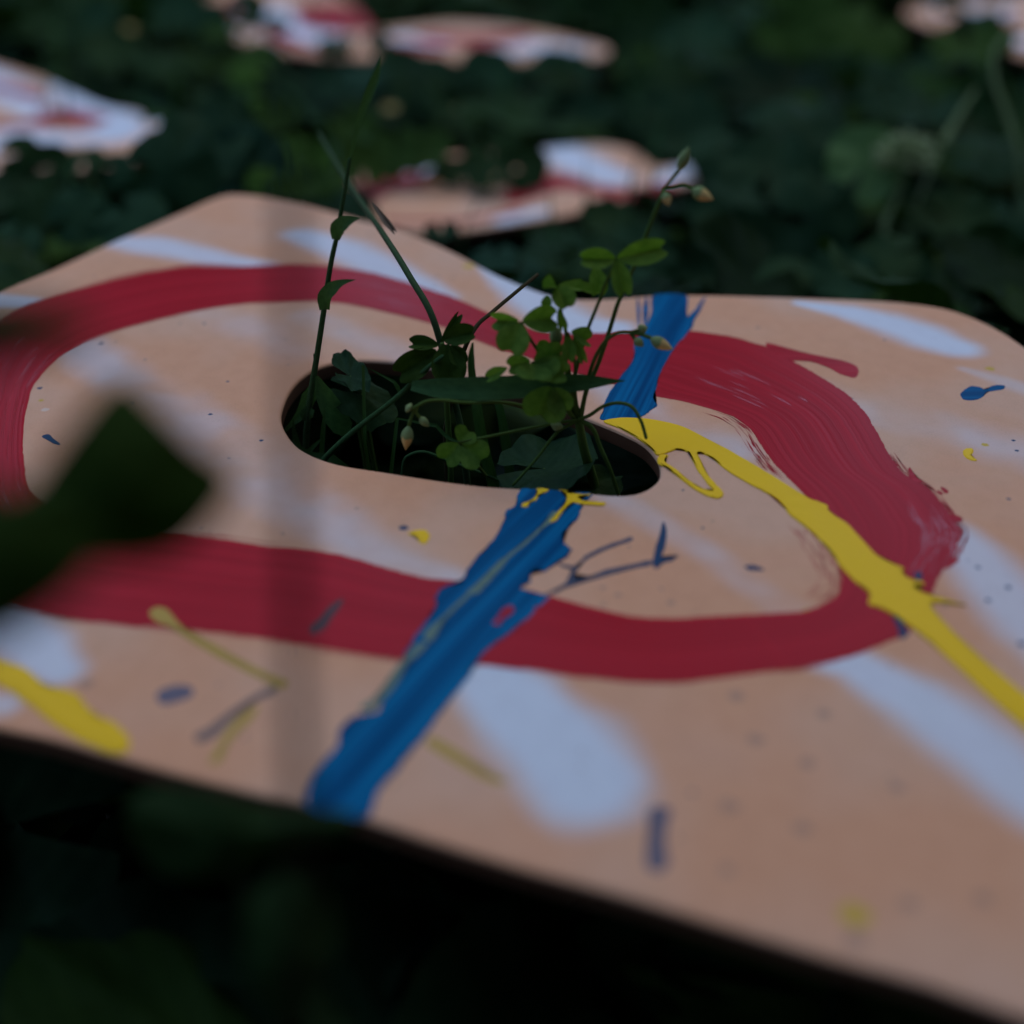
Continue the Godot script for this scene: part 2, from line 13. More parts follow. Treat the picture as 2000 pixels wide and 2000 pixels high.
const OX_LEAVES = [{"stalk": [44.4, 203.9, 14.0, 40.9, 194.6, 14.0, 39.7, 190.6, 14.0, 36.7, 181.9, 14.0, 34.6, 172.5, 12.0, 32.9, 163.7, 12.0, 34.3, 150.8, 14.0], "leaflets": [[44.7, 204.0, 14.0, 58.7, 209.0, 18.0, 10.5, 42, 14], [44.1, 204.0, 14.0, 33.3, 205.7, 19.0, 9.7, 48, -10], [44.6, 203.7, 14.0, 47.0, 194.3, 20.0, 9.7, 50, 8], [38.4, 200.3, 10.0, 39.5, 192.1, 14.0, 7.6, 35, -14]]}, {"stalk": [27.1, 195.7, 16.0, 27.5, 192.0, 15.0, 28.6, 185.6, 14.0, 29.9, 180.2, 14.0, 29.7, 175.1, 14.0, 30.5, 167.4, 14.0, 34.1, 151.0, 14.0], "leaflets": [[26.7, 195.6, 16.0, 22.4, 198.3, 22.0, 8.4, 58, 25], [27.1, 195.7, 16.0, 30.1, 191.2, 22.0, 10.5, 45, 0], [27.4, 196.2, 16.0, 40.0, 191.9, 8.0, 7.1, 40, -30], [24.1, 192.6, 14.0, 24.1, 189.1, 16.0, 4.6, 40, 20]]}, {"stalk": [16.0, 186.4, 20.0, 18.2, 181.7, 19.0, 21.4, 175.4, 17.0, 24.0, 169.0, 16.0, 28.1, 161.1, 14.0, 33.4, 151.0, 14.0], "leaflets": [[15.4, 186.7, 20.0, 7.3, 185.1, 16.0, 9.2, 50, -20], [15.9, 185.9, 20.0, 12.3, 178.6, 26.0, 12.2, 30, 6], [16.6, 186.6, 20.0, 27.1, 186.9, 18.0, 10.5, 34, 14]]}, {"stalk": [19.6, 174.1, 22.0, 22.7, 170.1, 20.0, 27.4, 160.6, 16.0, 33.4, 151.0, 14.0], "leaflets": [[20.1, 174.5, 22.0, 29.4, 177.2, 22.0, 9.2, 20, 8], [18.9, 174.5, 22.0, 12.0, 173.3, 24.0, 7.6, 30, -10], [19.8, 173.6, 22.0, 20.0, 172.0, 30.0, 12.2, 18, 0], [20.4, 173.8, 22.0, 30.3, 172.8, 28.0, 9.2, 26, 10], [12.0, 172.1, 22.0, 5.0, 167.7, 20.0, 5.0, 35, 10], [21.4, 174.3, 20.0, 25.8, 177.6, 18.0, 8.4, 24, -8], [22.0, 173.6, 23.0, 26.2, 172.9, 29.0, 9.7, 22, 4]]}, {"stalk": [30.4, 181.9, 18.0, 31.8, 175.7, 17.0, 32.9, 170.4, 16.0, 32.8, 163.7, 15.0, 34.3, 151.0, 14.0], "leaflets": [[30.4, 181.0, 18.0, 30.4, 174.2, 23.0, 7.1, 50, 0], [31.3, 182.2, 18.0, 37.5, 178.3, 16.0, 8.4, 40, -12], [32.1, 181.2, 18.0, 35.5, 173.4, 22.0, 5.5, 55, 10], [27.2, 189.5, 18.0, 29.2, 182.5, 18.0, 4.2, 45, 0]]}, {"stalk": [25.8, 166.1, 24.0, 28.5, 160.4, 20.0, 33.4, 151.2, 15.0], "leaflets": [[25.2, 166.8, 24.0, 21.7, 157.6, 28.0, 15.5, 24, -6], [26.4, 166.5, 24.0, 29.2, 160.0, 28.0, 9.7, 30, 6]]}]
const OX_STALKS = [{"path": [35.1, 151.0, 14.0, 37.0, 161.3, 13.0, 39.3, 166.5, 12.0, 42.2, 175.9, 12.0, 46.2, 190.4, 11.0, 50.5, 201.3, 10.0, 53.5, 210.6, 10.0, 55.8, 217.4, 10.0, 58.2, 223.8, 10.0], "r": 0.75, "buds": [[58.2, 223.8, 10.0, 60.2, 226.9, 10.0, 61.8, 229.4, 10.0], [58.2, 223.8, 10.0, 60.7, 224.4, 11.0, 63.4, 225.1, 11.0, 65.7, 224.5, 12.0], [58.2, 223.8, 10.0, 57.4, 224.0, 12.0, 57.8, 223.5, 13.0]], "shape": [[61.8, 229.4, 10.0, 64.5, 236.3, 10.0, 1.6, 0], [65.7, 224.5, 12.0, 71.7, 222.6, 16.0, 2.05, 1], [57.8, 223.8, 13.0, 59.0, 220.8, 16.0, 1.5, 1]]}, {"path": [34.7, 151.5, 15.0, 36.4, 160.8, 15.0, 37.8, 168.6, 15.0, 39.9, 174.5, 15.0, 42.9, 178.9, 15.0, 46.6, 180.8, 15.0, 49.4, 180.8, 15.0], "r": 0.7, "buds": [[49.4, 180.8, 15.0, 51.9, 181.5, 15.0], [49.7, 180.6, 15.0, 52.8, 180.5, 16.0, 55.6, 179.9, 17.0], [49.4, 180.6, 15.0, 51.0, 179.0, 16.0]], "shape": [[51.6, 181.4, 15.0, 54.8, 182.1, 14.0, 1.6, 0], [55.3, 179.9, 17.0, 62.2, 177.3, 20.0, 1.95, 1], [50.7, 179.3, 16.0, 53.4, 177.5, 18.0, 1.45, 0]]}, {"path": [33.4, 151.3, 15.0, 28.0, 156.8, 17.0, 19.6, 157.1, 18.0, 11.9, 159.0, 19.0, -2.6, 159.7, 20.0, -8.8, 160.4, 20.0, -13.1, 160.4, 21.0, -15.7, 159.0, 21.0], "r": 0.6, "buds": [[-15.7, 159.0, 21.0, -17.4, 156.0, 21.0, -18.6, 152.6, 22.0], [-15.7, 159.0, 21.0, -16.2, 156.7, 21.0, -15.1, 154.8, 21.0], [-15.7, 159.0, 21.0, -17.7, 157.7, 21.0]], "shape": [[-18.6, 152.7, 22.0, -19.8, 144.6, 23.0, 1.95, 1], [-15.2, 155.2, 21.0, -12.3, 152.2, 22.0, 1.3, 0], [-17.7, 157.7, 21.0, -19.4, 158.9, 21.0, 1.6, 0]]}, {"path": [34.3, 151.6, 16.0, 37.5, 153.1, 16.0, 42.2, 157.0, 17.0, 46.6, 158.5, 18.0, 50.3, 158.3, 20.0, 53.2, 154.6, 22.0, 55.1, 149.2, 24.0], "r": 0.65, "buds": [], "shape": []}, {"path": [33.7, 151.5, 16.0, 28.1, 151.7, 18.0, 19.0, 150.8, 20.0, 5.5, 148.7, 22.0, -3.2, 146.9, 22.0], "r": 0.55, "buds": [], "shape": [[27.8, 152.1, 18.0, 26.9, 149.7, 20.0, 2.0, 0], [27.1, 152.5, 18.0, 28.1, 153.7, 18.0, 1.6, 0]]}, {"path": [33.4, 151.1, 16.0, 28.1, 149.2, 19.0, 21.5, 141.5, 22.0, 13.7, 133.1, 25.0], "r": 0.55, "buds": [], "shape": []}, {"path": [35.0, 151.3, 16.0, 37.9, 150.0, 17.0, 41.5, 142.6, 18.0, 44.5, 135.9, 19.0, 47.8, 126.2, 20.0], "r": 0.8, "buds": [], "shape": []}, {"path": [26.9, 176.7, 17.0, 27.0, 179.8, 17.0], "r": 0.6, "buds": [], "shape": [[27.0, 176.7, 17.0, 26.5, 184.1, 17.0, 2.0, 0]]}]
const OX_BASE = [44.6, 0.0, 12.0]
const OX_STEM = [30.5, 169.5, 14.0, 31.6, 161.8, 14.0, 34.3, 151.0, 14.0, 35.9, 142.7, 15.0, 40.0, 127.4, 14.0, 44.6, 0.0, 12.0]
const OX_LOW = [[-2.9, 146.7, 22.0, 0.3, 150.4, 20.0, 9.2, 30, 0], [-3.2, 146.3, 22.0, -8.2, 141.0, 24.0, 10.1, 30, 0], [-2.2, 145.9, 22.0, 4.6, 142.0, 26.0, 11.8, 25, 0]]
const GRASS1 = {"base": [-57.5, 0.0, -16.0], "culm": [-57.5, 0.0, -16.0, -56.5, 131.0, -14.0, -54.6, 142.6, -14.0, -51.0, 159.4, -14.0, -47.6, 175.6, -14.0, -43.8, 193.8, -14.0, -41.7, 201.4, -14.0, -39.1, 213.0, -14.0, -36.3, 225.9, -14.0], "blades": [{"p": [-36.3, 225.6, -14.0, -33.0, 236.9, -14.0, -29.9, 244.5, -14.0, -27.5, 249.8, -14.0, -25.0, 256.5, -14.0], "w": [0.7, 1.6, 2.7, 2.6, 0.1]}, {"p": [-47.1, 176.9, -13.0, -46.5, 182.1, -11.0, -43.4, 186.0, -9.0, -40.3, 188.1, -8.0, -36.0, 188.7, -9.0], "w": [3.2, 4.6, 4.2, 2.0, 0.1]}, {"p": [-42.0, 200.5, -13.0, -40.9, 204.8, -11.0, -38.3, 207.5, -9.0, -35.9, 208.8, -8.0, -33.3, 209.4, -8.0], "w": [2.4, 5.0, 4.4, 2.4, 0.1]}, {"p": [-51.2, 153.9, -12.0, -49.2, 147.3, -12.0, -46.0, 139.8, -12.0, -43.6, 134.7, -12.0, -42.7, 131.3, -12.0], "w": [1.2, 5.8, 8.5, 7.0, 1.0]}, {"p": [-52.2, 150.8, -15.0, -54.6, 145.0, -15.0, -57.3, 139.2, -15.0, -61.1, 134.9, -15.0, -65.2, 130.7, -15.0], "w": [1.0, 5.0, 4.0, 1.8, 1.0]}, {"p": [-53.9, 141.8, -13.0, -55.6, 139.3, -13.0, -56.0, 136.8, -13.0], "w": [3, 5, 1.5]}, {"p": [-51.9, 161.1, -14.0, -51.5, 159.0, -14.0, -51.3, 156.2, -14.0], "w": [0.2, 1.2, 1.0]}]}
const GRASS2 = {"base": [-54.8, 0.0, 2.0], "culm": [-54.8, 0.0, 2.0, -47.5, 132.6, 5.0, -40.5, 139.8, 5.0, -22.3, 155.3, 5.0, -13.4, 164.4, 5.0, -8.3, 168.6, 5.0], "blades": [{"p": [-18.1, 161.6, 12.0, -10.2, 162.2, 15.0, 3.9, 163.4, 18.0, 21.3, 164.8, 19.0, 35.1, 165.9, 19.0, 48.3, 166.5, 19.0], "w": [3.0, 6.0, 7.4, 7.0, 5.2, 0.1]}]}
const GRASS3 = {"base": [-0.4, 0.0, -10.0], "culm": [-0.4, 0.0, -10.0, -9.5, 165.7, -10.0, -12.2, 174.6, -12.0, -20.2, 183.3, -26.0, -32.0, 187.0, -60.0, -44.3, 184.4, -105.0, -58.0, 180.4, -160.0, -73.2, 177.3, -220.0], "blades": []}
const SHEATH = [-35.5, 194.2, -70.0, -27.5, 186.5, -60.0]
const GRASS4 = {"base": [13.6, 0.0, -4.0], "culm": [13.6, 0.0, -4.0, -3.1, 162.9, -6.0, -0.6, 169.2, -6.0, 1.9, 172.3, -10.0, 6.7, 173.8, -18.0, 14.3, 175.9, -30.0, 22.2, 176.5, -46.0], "blades": []}
const GRASS5 = {"base": [11.0, 0.0, 8.0], "culm": [], "blades": [{"p": [11.0, 0.0, 8.0, 7.4, 123.3, 8.0, 4.2, 137.4, 8.0, 2.2, 152.0, 8.0, 1.0, 161.4, 8.0, 0.6, 169.2, 8.0, 1.2, 174.5, 8.0], "w": [4, 3.8, 3.8, 3.2, 2.6, 2.2, 0.6]}]}
const GRASS6 = {"base": [15.4, 0.0, -18.0], "culm": [], "blades": [{"p": [15.4, 0.0, -18.0, 11.0, 128.3, -18.0, 8.7, 141.1, -18.0, 6.9, 146.1, -18.0], "w": [3.4, 3.4, 2.6, 0.4]}]}
const GRASS7 = {"base": [-54.0, 0.0, -8.0], "culm": [], "blades": [{"p": [-54.0, 0.0, -8.0, -50.6, 127.6, -6.0, -49.3, 137.7, -6.0, -48.3, 145.2, -6.0], "w": [2, 1.8, 1.6, 0.2]}, {"p": [-54.0, 0.0, -8.0, -59.0, 127.0, -12.0, -60.0, 132.2, -12.0, -60.1, 138.1, -12.0], "w": [2, 2.2, 1.8, 0.2]}, {"p": [-54.0, 0.0, -8.0, -54.0, 131.2, -2.0, -51.9, 133.5, -2.0, -49.4, 136.0, -2.0], "w": [2, 1.6, 1.4, 0.2]}, {"p": [-54.0, 0.0, -8.0, -46.5, 130.1, 2.0, -53.9, 131.8, 2.0, -58.6, 137.6, 2.0], "w": [3, 4, 3, 0.4]}]}
const GRASS8 = {"base": [-22.6, 0.0, 4.0], "culm": [-22.6, 0.0, 4.0, -22.4, 128.3, 8.0, -20.9, 134.1, 8.0, -17.0, 136.0, 8.0, -6.9, 132.5, 8.0, 3.4, 128.3, 8.0, 13.0, 123.7, 8.0], "blades": [{"p": [-22.6, 0.0, 4.0, -11.0, 144.6, 6.0, -7.5, 140.5, 6.0, -3.9, 138.7, 6.0], "w": [1.5, 1.2, 1.2, 0.6]}, {"p": [-22.6, 0.0, 4.0, -24.4, 158.3, 2.0, -23.3, 156.3, 2.0, -22.6, 153.9, 2.0], "w": [1.4, 1.0, 1.4, 0.8]}]}
const CENTRE_LEAF = [[-9.1, 171.3, 0.0, -2.8, 179.5, -4.0, 4.6, 45, 20], [-8.2, 171.9, 0.0, 1.8, 176.4, 4.0, 9.2, 40, 0], [-9.9, 170.1, 0.0, -19.4, 171.0, 0.0, 7.1, 40, 10], [-10.6, 168.2, 0.0, -23.3, 162.2, 6.0, 11.8, 35, -10], [-7.7, 170.4, 0.0, -5.8, 160.6, 8.0, 13.4, 30, 0], [-5.9, 170.1, 0.0, -2.2, 165.0, 4.0, 8.4, 45, 0]]
const CENTRE_BASE = [-9.3, 0.0, -4.0]
const CENTRE_STEM = [-9.3, 0.0, -4.0, -8.1, 156.0, -2.0, -8.9, 169.8, -2.0]
const MALLOW = [[23.9, 131.1, 10.0, 40.1, 132.5, 8.0, 23.7, 128.2, -14.0], [32.7, 127.4, 14.0, 48.8, 128.0, 12.0, 33.0, 129.3, 2.0], [-40.9, 150.2, -20.0, -34.7, 149.5, -18.0, -44.3, 151.9, -32.0], [-37.0, 145.4, -16.0, -25.5, 142.3, -12.0, -36.9, 149.1, -26.0], [-11.6, 126.1, 4.0, 3.2, 123.6, 4.0, -14.0, 124.3, -14.0], [-29.7, 128.2, 0.0, -20.5, 126.1, 4.0, -33.1, 126.2, -22.0]]
const GARDEN = [["B", "broad blue-green leaves behind the left peak of the large board", [[-172.4, 112.0, -434.0, 29.2], [-179.4, 116.3, -367.2, 27.1], [-146.3, 100.0, -427.1, 26.1], [-182.6, 93.7, -562.0, 21.0]]], ["M", "dark leaves above the pale board at the left edge", [[-332.5, 70.9, -860.6, 31.2], [-285.7, 65.1, -857.3, 26.8], [-377.1, 73.5, -977.6, 26.5], [-404.4, 79.8, -923.5, 27.9]]], ["G", "pale green leaf and its neighbours left of the long top board", [[-250.3, 75.7, -921.1, 15.8], [-207.3, 71.0, -802.9, 17.1], [-204.2, 61.4, -739.6, 18.5], [-207.5, 74.8, -862.8, 16.1]]], ["B", "round dark teal leaf in front of the red patch of the long top board", [[-146.7, 70.9, -918.4, 17.6], [-108.2, 67.4, -939.4, 12.3], [-120.5, 55.4, -851.7, 22.3]]], ["M", "leafy green plant covering the left half of the board behind", [[0.9, 66.8, -569.6, 21.4], [-21.6, 61.9, -543.6, 16.8], [20.4, 64.9, -545.4, 17.5], [-40.9, 60.6, -566.0, 13.6], [-0.4, 60.3, -531.2, 15.9]]], ["G", "olive leaves behind the tip of the tall grass stalk", [[-65.3, 74.0, -550.6, 20.3], [-87.7, 72.2, -526.5, 17.8], [-108.4, 57.0, -679.4, 18.1], [-46.1, 74.0, -550.6, 19.6], [-102.3, 82.7, -463.3, 14.1], [-123.7, 73.7, -527.4, 17.1]]], ["B", "dark leaves under the board behind, left of the wood sorrel", [[-25.0, 93.3, -330.8, 9.5], [2.6, 88.2, -304.8, 13.6], [30.6, 75.5, -343.7, 14.3], [16.1, 89.4, -282.4, 13.2]]], ["M", "dark leaves right of the wood sorrel stalk under the board behind", [[71.1, 75.3, -401.3, 17.6], [55.2, 80.0, -323.2, 16.7], [89.1, 75.5, -343.7, 21.1], [73.1, 75.2, -297.3, 16.3]]], ["B", "broad dull blue leaves behind the yellow bud", [[137.2, 72.0, -630.3, 31.9], [110.0, 48.9, -732.4, 24.6], [163.4, 69.9, -571.3, 28.6], [64.9, 37.6, -783.7, 25.7]]], ["B", "largest blue-green leaves right of the yellow bud", [[203.4, 95.7, -528.5, 37.3], [174.1, 86.9, -465.7, 28.9], [146.8, 83.1, -382.7, 29.6], [191.3, 85.7, -384.2, 23.7]]], ["G", "bright green round leaf at the top right and its paler neighbour", [[321.5, 90.2, -871.8, 37.5], [273.4, 85.8, -927.0, 41.8], [381.0, 98.7, -761.2, 32.9], [354.3, 79.1, -749.9, 28.8]]], ["M", "dark low leaves behind the right back edge of the large board", [[271.5, 76.7, -402.1, 25.8], [217.0, 89.3, -305.5, 24.4], [185.2, 85.9, -280.4, 18.5], [162.7, 84.6, -302.7, 21.7], [259.2, 91.7, -283.7, 21.1]]], ["M", "dark leaf cluster overlapping the pale board at the left edge", [[-275.9, 89.7, -467.3, 14.1], [-254.0, 93.3, -469.4, 14.8], [-236.6, 87.7, -466.2, 12.9], [-303.6, 91.0, -491.2, 14.5], [-261.9, 94.0, -377.4, 17.6], [-229.4, 95.3, -355.1, 17.7], [-194.1, 100.5, -335.0, 19.5], [-252.6, 96.4, -309.5, 16.3]]], ["M", "dark leaves in front of the long top board's left end", [[-237.3, 86.0, -984.8, 19.3], [-208.4, 77.6, -980.0, 14.5], [-277.4, 71.6, -1011.1, 19.7], [-311.6, 71.8, -1034.4, 25.0]]], ["M", "dark leaves between the long top board and the board behind", [[-63.7, 52.4, -792.2, 25.7], [-27.6, 48.9, -732.4, 20.5], [17.7, 48.7, -790.1, 30.0], [53.6, 51.6, -849.5, 31.2], [-9.4, 48.3, -882.2, 27.4]]], ["B", "dim leaves under the upper right sliver of board", [[313.4, 80.1, -635.0, 30.0], [329.0, 82.5, -520.9, 27.1], [310.9, 79.3, -403.6, 21.2], [304.1, 74.0, -689.2, 27.5]]], ["M", "dark leaves along the top edge between the two far boards", [[138.4, 58.8, -1026.9, 40.0], [191.8, 56.8, -967.9, 38.6], [209.9, 51.6, -849.5, 35.7], [143.4, 43.6, -902.6, 32.5]]], ["G", "small green leaves right behind the large board's left peak", [[-128.0, 96.7, -471.3, 16.1], [-103.7, 104.1, -383.3, 12.9], [-150.9, 90.0, -582.9, 16.4], [-132.3, 97.7, -414.2, 12.1]]]]
const HEAD = {"leaf": [222.3, 104.3, -418.0, 23.7], "flower": [242.9, 107.2, -408.1, 21.0], "stem": [241.3, 91.3, -404.8, 234.3, 78.3, -397.2, 232.8, 60.0, -386.7, 232.2, 41.7, -376.1]}
const SPIKE = [277.0, 88.3, -466.5, 289.9, 110.6, -479.4, 304.3, 131.5, -491.4]
const RIGHT_STEM = [331.6, 96.7, -471.3, 323.6, 118.9, -484.2, 316.2, 138.4, -495.5, 317.2, 153.7, -504.3, 326.8, 163.5, -509.9]
const YELLOW_FLOWERS = [[-80.1, 68.9, -686.2], [-25.6, 56.0, -736.6], [-333.9, 79.8, -923.5], [-21.7, 80.0, -369.4]]
const CAM = [0.01343, 0.3518, 0.42058]
const FOCUS = 0.4711
const NEAR_LEAVES = [[-55.8, 256.8, 256.0, -51.4, 260.6, 253.8, -46.3, 266.2, 250.6, -40.3, 272.4, 247.0, -34.6, 269.4, 248.7, -29.2, 264.9, 251.4, -24.6, 261.0, 253.6, -25.9, 256.8, 256.0, -31.7, 252.1, 258.7, -39.2, 250.6, 259.6, -48.3, 251.8, 258.9], [-59.8, 270.9, 273.3, -50.8, 271.4, 273.0, -43.0, 268.6, 274.6, -35.2, 265.5, 276.4, -35.8, 262.6, 278.1, -38.8, 259.5, 279.9, -43.0, 257.1, 281.2, -47.8, 254.3, 282.9, -54.4, 253.8, 283.2, -62.2, 262.1, 278.4], [-57.3, 291.0, 265.2, -49.0, 291.2, 265.0, -42.0, 290.5, 265.5, -36.1, 288.9, 266.3, -36.7, 286.7, 267.7, -43.1, 285.1, 268.5, -51.4, 285.1, 268.5], [-57.2, 174.6, 220.3, -49.3, 176.6, 219.2, -39.0, 175.4, 219.9, -27.7, 173.0, 221.3, -15.6, 172.2, 221.8, -20.3, 168.1, 224.1, -31.5, 165.7, 225.5, -42.7, 162.5, 227.4, -52.1, 162.9, 227.1, -56.7, 168.1, 224.1], [-32.0, 173.2, 246.6, -26.0, 178.4, 243.6, -20.9, 177.6, 244.0, -17.4, 173.2, 246.6, -16.6, 167.2, 250.0, -20.0, 160.5, 253.9, -24.3, 155.3, 256.9, -29.4, 160.5, 253.9, -32.2, 166.5, 250.4]]
const NEAR_STEM = [-14.8, 308.6, 235.3, -14.6, 283.3, 250.0, -14.4, 260.8, 263.0, -13.9, 238.3, 276.0, -13.3, 221.4, 285.7, -12.6, 198.9, 298.7]

const BOARD_TOP := 0.14
const BOARD_THICK := 0.006

var materials := {}
var rng := RandomNumberGenerator.new()
var taken := {}


class Geo:
	var v := PackedVector3Array()
	var uv := PackedVector2Array()
	var idx := PackedInt32Array()

	func vert(p: Vector3, t := Vector2.ZERO) -> int:
		v.append(p)
		uv.append(t)
		return v.size() - 1

	func tri(a: int, b: int, c: int) -> void:
		idx.append(a)
		idx.append(b)
		idx.append(c)

	func quad(a: int, b: int, c: int, d: int) -> void:
		tri(a, b, c)
		tri(a, c, d)

	func arrays() -> Array:
		var n := PackedVector3Array()
		n.resize(v.size())
		for k in range(0, idx.size(), 3):
			var a := v[idx[k]]
			var f := (v[idx[k + 2]] - a).cross(v[idx[k + 1]] - a)
			n[idx[k]] += f
			n[idx[k + 1]] += f
			n[idx[k + 2]] += f
		for k in n.size():
			n[k] = n[k].normalized() if n[k].length_squared() > 1e-30 else Vector3.UP
		var out := []
		out.resize(Mesh.ARRAY_MAX)
		out[Mesh.ARRAY_VERTEX] = v
		out[Mesh.ARRAY_NORMAL] = n
		out[Mesh.ARRAY_TEX_UV] = uv
		out[Mesh.ARRAY_INDEX] = idx
		return out

	func mesh(into: ArrayMesh = null) -> ArrayMesh:
		var m := into if into else ArrayMesh.new()
		m.add_surface_from_arrays(Mesh.PRIMITIVE_TRIANGLES, arrays())
		return m


# ---------------------------------------------------------------- helpers

func numbered(called: String) -> String:
	var k: int = taken.get(called, 0)
	taken[called] = k + 1
	return called if k == 0 else "%s_%03d" % [called, k]


func thing(called: String, label: String, category: String, at := Vector3.ZERO, group := "") -> Node3D:
	var o := Node3D.new()
	o.name = numbered(called)
	add_child(o)
	o.position = at
	o.set_meta("label", label)
	o.set_meta("category", category)
	if group != "":
		o.set_meta("group", group)
	return o


func part(called: String, mesh: Mesh, m: Material, parent: Node) -> MeshInstance3D:
	var o := MeshInstance3D.new()
	o.name = called
	o.mesh = mesh
	if m:
		o.material_override = m
	parent.add_child(o, true)
	return o


func lin(r: float, g: float, b: float) -> Color:
	return Color(r, g, b).linear_to_srgb()


func v2(flat: Array) -> PackedVector2Array:
	var out := PackedVector2Array()
	for k in range(0, flat.size(), 2):
		out.append(Vector2(flat[k], flat[k + 1]) * 0.001)
	return out


func v3(flat: Array, minus := Vector3.ZERO) -> PackedVector3Array:
	var out := PackedVector3Array()
	for k in range(0, flat.size() - 2, 3):
		out.append(Vector3(flat[k], flat[k + 1], flat[k + 2]) * 0.001 - minus)
	return out


func curve2(p: PackedVector2Array, sub: int) -> PackedVector2Array:
	var out := PackedVector2Array()
	var n := p.size()
	for i in n:
		for k in sub:
			var a := p[(i + n - 1) % n]
			var c := p[(i + 1) % n]
			var e := p[(i + 2) % n]
			var t1 := p[i].distance_to(c)
			out.append(p[i].cubic_interpolate_in_time(c, a, e, float(k) / sub, t1, -a.distance_to(p[i]), t1 + c.distance_to(e)))
	return out


func curve3(p: PackedVector3Array, sub: int) -> PackedVector3Array:
	var out := PackedVector3Array()
	var n := p.size()
	for i in n - 1:
		for k in sub:
			var a := p[i - 1] if i > 0 else p[i] * 2.0 - p[i + 1]
			var c := p[i + 1]
			var e := p[i + 2] if i + 2 < n else c * 2.0 - p[i]
			var t1 := p[i].distance_to(c)
			out.append(p[i].cubic_interpolate_in_time(c, a, e, float(k) / sub, t1, -a.distance_to(p[i]), t1 + c.distance_to(e)))
	out.append(p[n - 1])
	return out


func noise(freq: float, s: int, octaves := 3) -> FastNoiseLite:
	var n := FastNoiseLite.new()
	n.seed = s
	n.frequency = freq
	n.fractal_octaves = octaves
	n.noise_type = FastNoiseLite.TYPE_SIMPLEX_SMOOTH
	return n


func tube(g: Geo, p: PackedVector3Array, r0: float, r1: float, sides := 7) -> void:
	var n := p.size()
	var side := Vector3.RIGHT
	var first := g.v.size()
	for i in n:
		var d := (p[mini(i + 1, n - 1)] - p[maxi(i - 1, 0)]).normalized()
		side = (side - d * side.dot(d)).normalized()
		if side.length() < 0.5:
			side = d.cross(Vector3(0.3, 0.5, 0.8)).normalized()
		var up := d.cross(side)
		var r := lerpf(r0, r1, float(i) / maxf(n - 1, 1))
		for k in sides:
			var a := TAU * k / sides
			g.vert(p[i] + (side * cos(a) + up * sin(a)) * r, Vector2(float(k) / sides, float(i)))
	for i in n - 1:
		for k in sides:
			var a := first + i * sides + k
			var b := first + i * sides + (k + 1) % sides
			g.quad(a, a + sides, b + sides, b)
	var cap := g.vert(p[n - 1] + (p[n - 1] - p[n - 2]).normalized() * r1 * 0.6)
	for k in sides:
		g.tri(first + (n - 1) * sides + k, cap, first + (n - 1) * sides + (k + 1) % sides)


# a grass blade: centre line, widths at its points, keeled along the middle
func blade(g: Geo, line: PackedVector3Array, widths: Array, face: Vector3, keel := 0.25) -> void:
	var sub := 5
	var p := curve3(line, sub)
	var n := p.size()
	var first := g.v.size()
	for i in n:
		var t := float(i) / sub
		var k := mini(int(t), widths.size() - 2)
		var w: float = lerpf(widths[k], widths[k + 1], t - k) * 0.0005
		var d := (p[mini(i + 1, n - 1)] - p[maxi(i - 1, 0)]).normalized()
		var across := d.cross(face).normalized()
		var up := across.cross(d)
		for j in 5:
			var s := (j - 2) * 0.5
			g.vert(p[i] + across * w * s + up * w * keel * (absf(s) - 0.5), Vector2(s * 0.5 + 0.5, t))
	for i in n - 1:
		for j in 4:
			var a := first + i * 5 + j
			g.quad(a, a + 5, a + 6, a + 1)


# a heart-shaped leaflet from its base to its notch, folded along the midrib
func leaflet(base: Vector3, tip: Vector3, width: float, fold: float, roll: float, droop := 0.12) -> Geo:
	var g := Geo.new()
	var d := tip - base
	var length := d.length()
	d = d / length
	var view := Vector3(0.05, 0.55, 0.83)
	var up := (view - d * view.dot(d)).normalized().rotated(d, deg_to_rad(roll))
	var across := d.cross(up).normalized()
	var fa := deg_to_rad(fold)
	var rows := 9
	var cols := 10
	var wob := noise(160.0, int(absf(base.x + base.y) * 9000.0) + 3, 2)
	for i in rows + 1:
		var s := float(i) / rows
		for j in cols + 1:
			var t := (j - cols * 0.5) / (cols * 0.5)
			var prof := sin(PI * (0.04 + 0.56 * pow(s, 0.85))) * (1.0 - 0.12 * pow(s, 6.0))
			var along := s * length * (1.02 - 0.17 * exp(-t * t * 9.0) - 0.16 * pow(absf(t), 4.0))
			var x := t * width * 0.5 * prof
			var h := absf(x) * sin(fa) * (0.55 + 0.45 * s)
			var flat := x * cos(fa)
			var p := base + d * along + across * flat + up * (h - length * droop * s * s)
			p += up * wob.get_noise_3dv(p * 1.0) * length * 0.10 * (0.2 + absf(t)) * s
			g.vert(p, Vector2(t * 0.5 + 0.5, s))
	for i in rows:
		for j in cols:
			var a := i * (cols + 1) + j
			g.quad(a, a + 1, a + cols + 2, a + cols + 1)
	return g


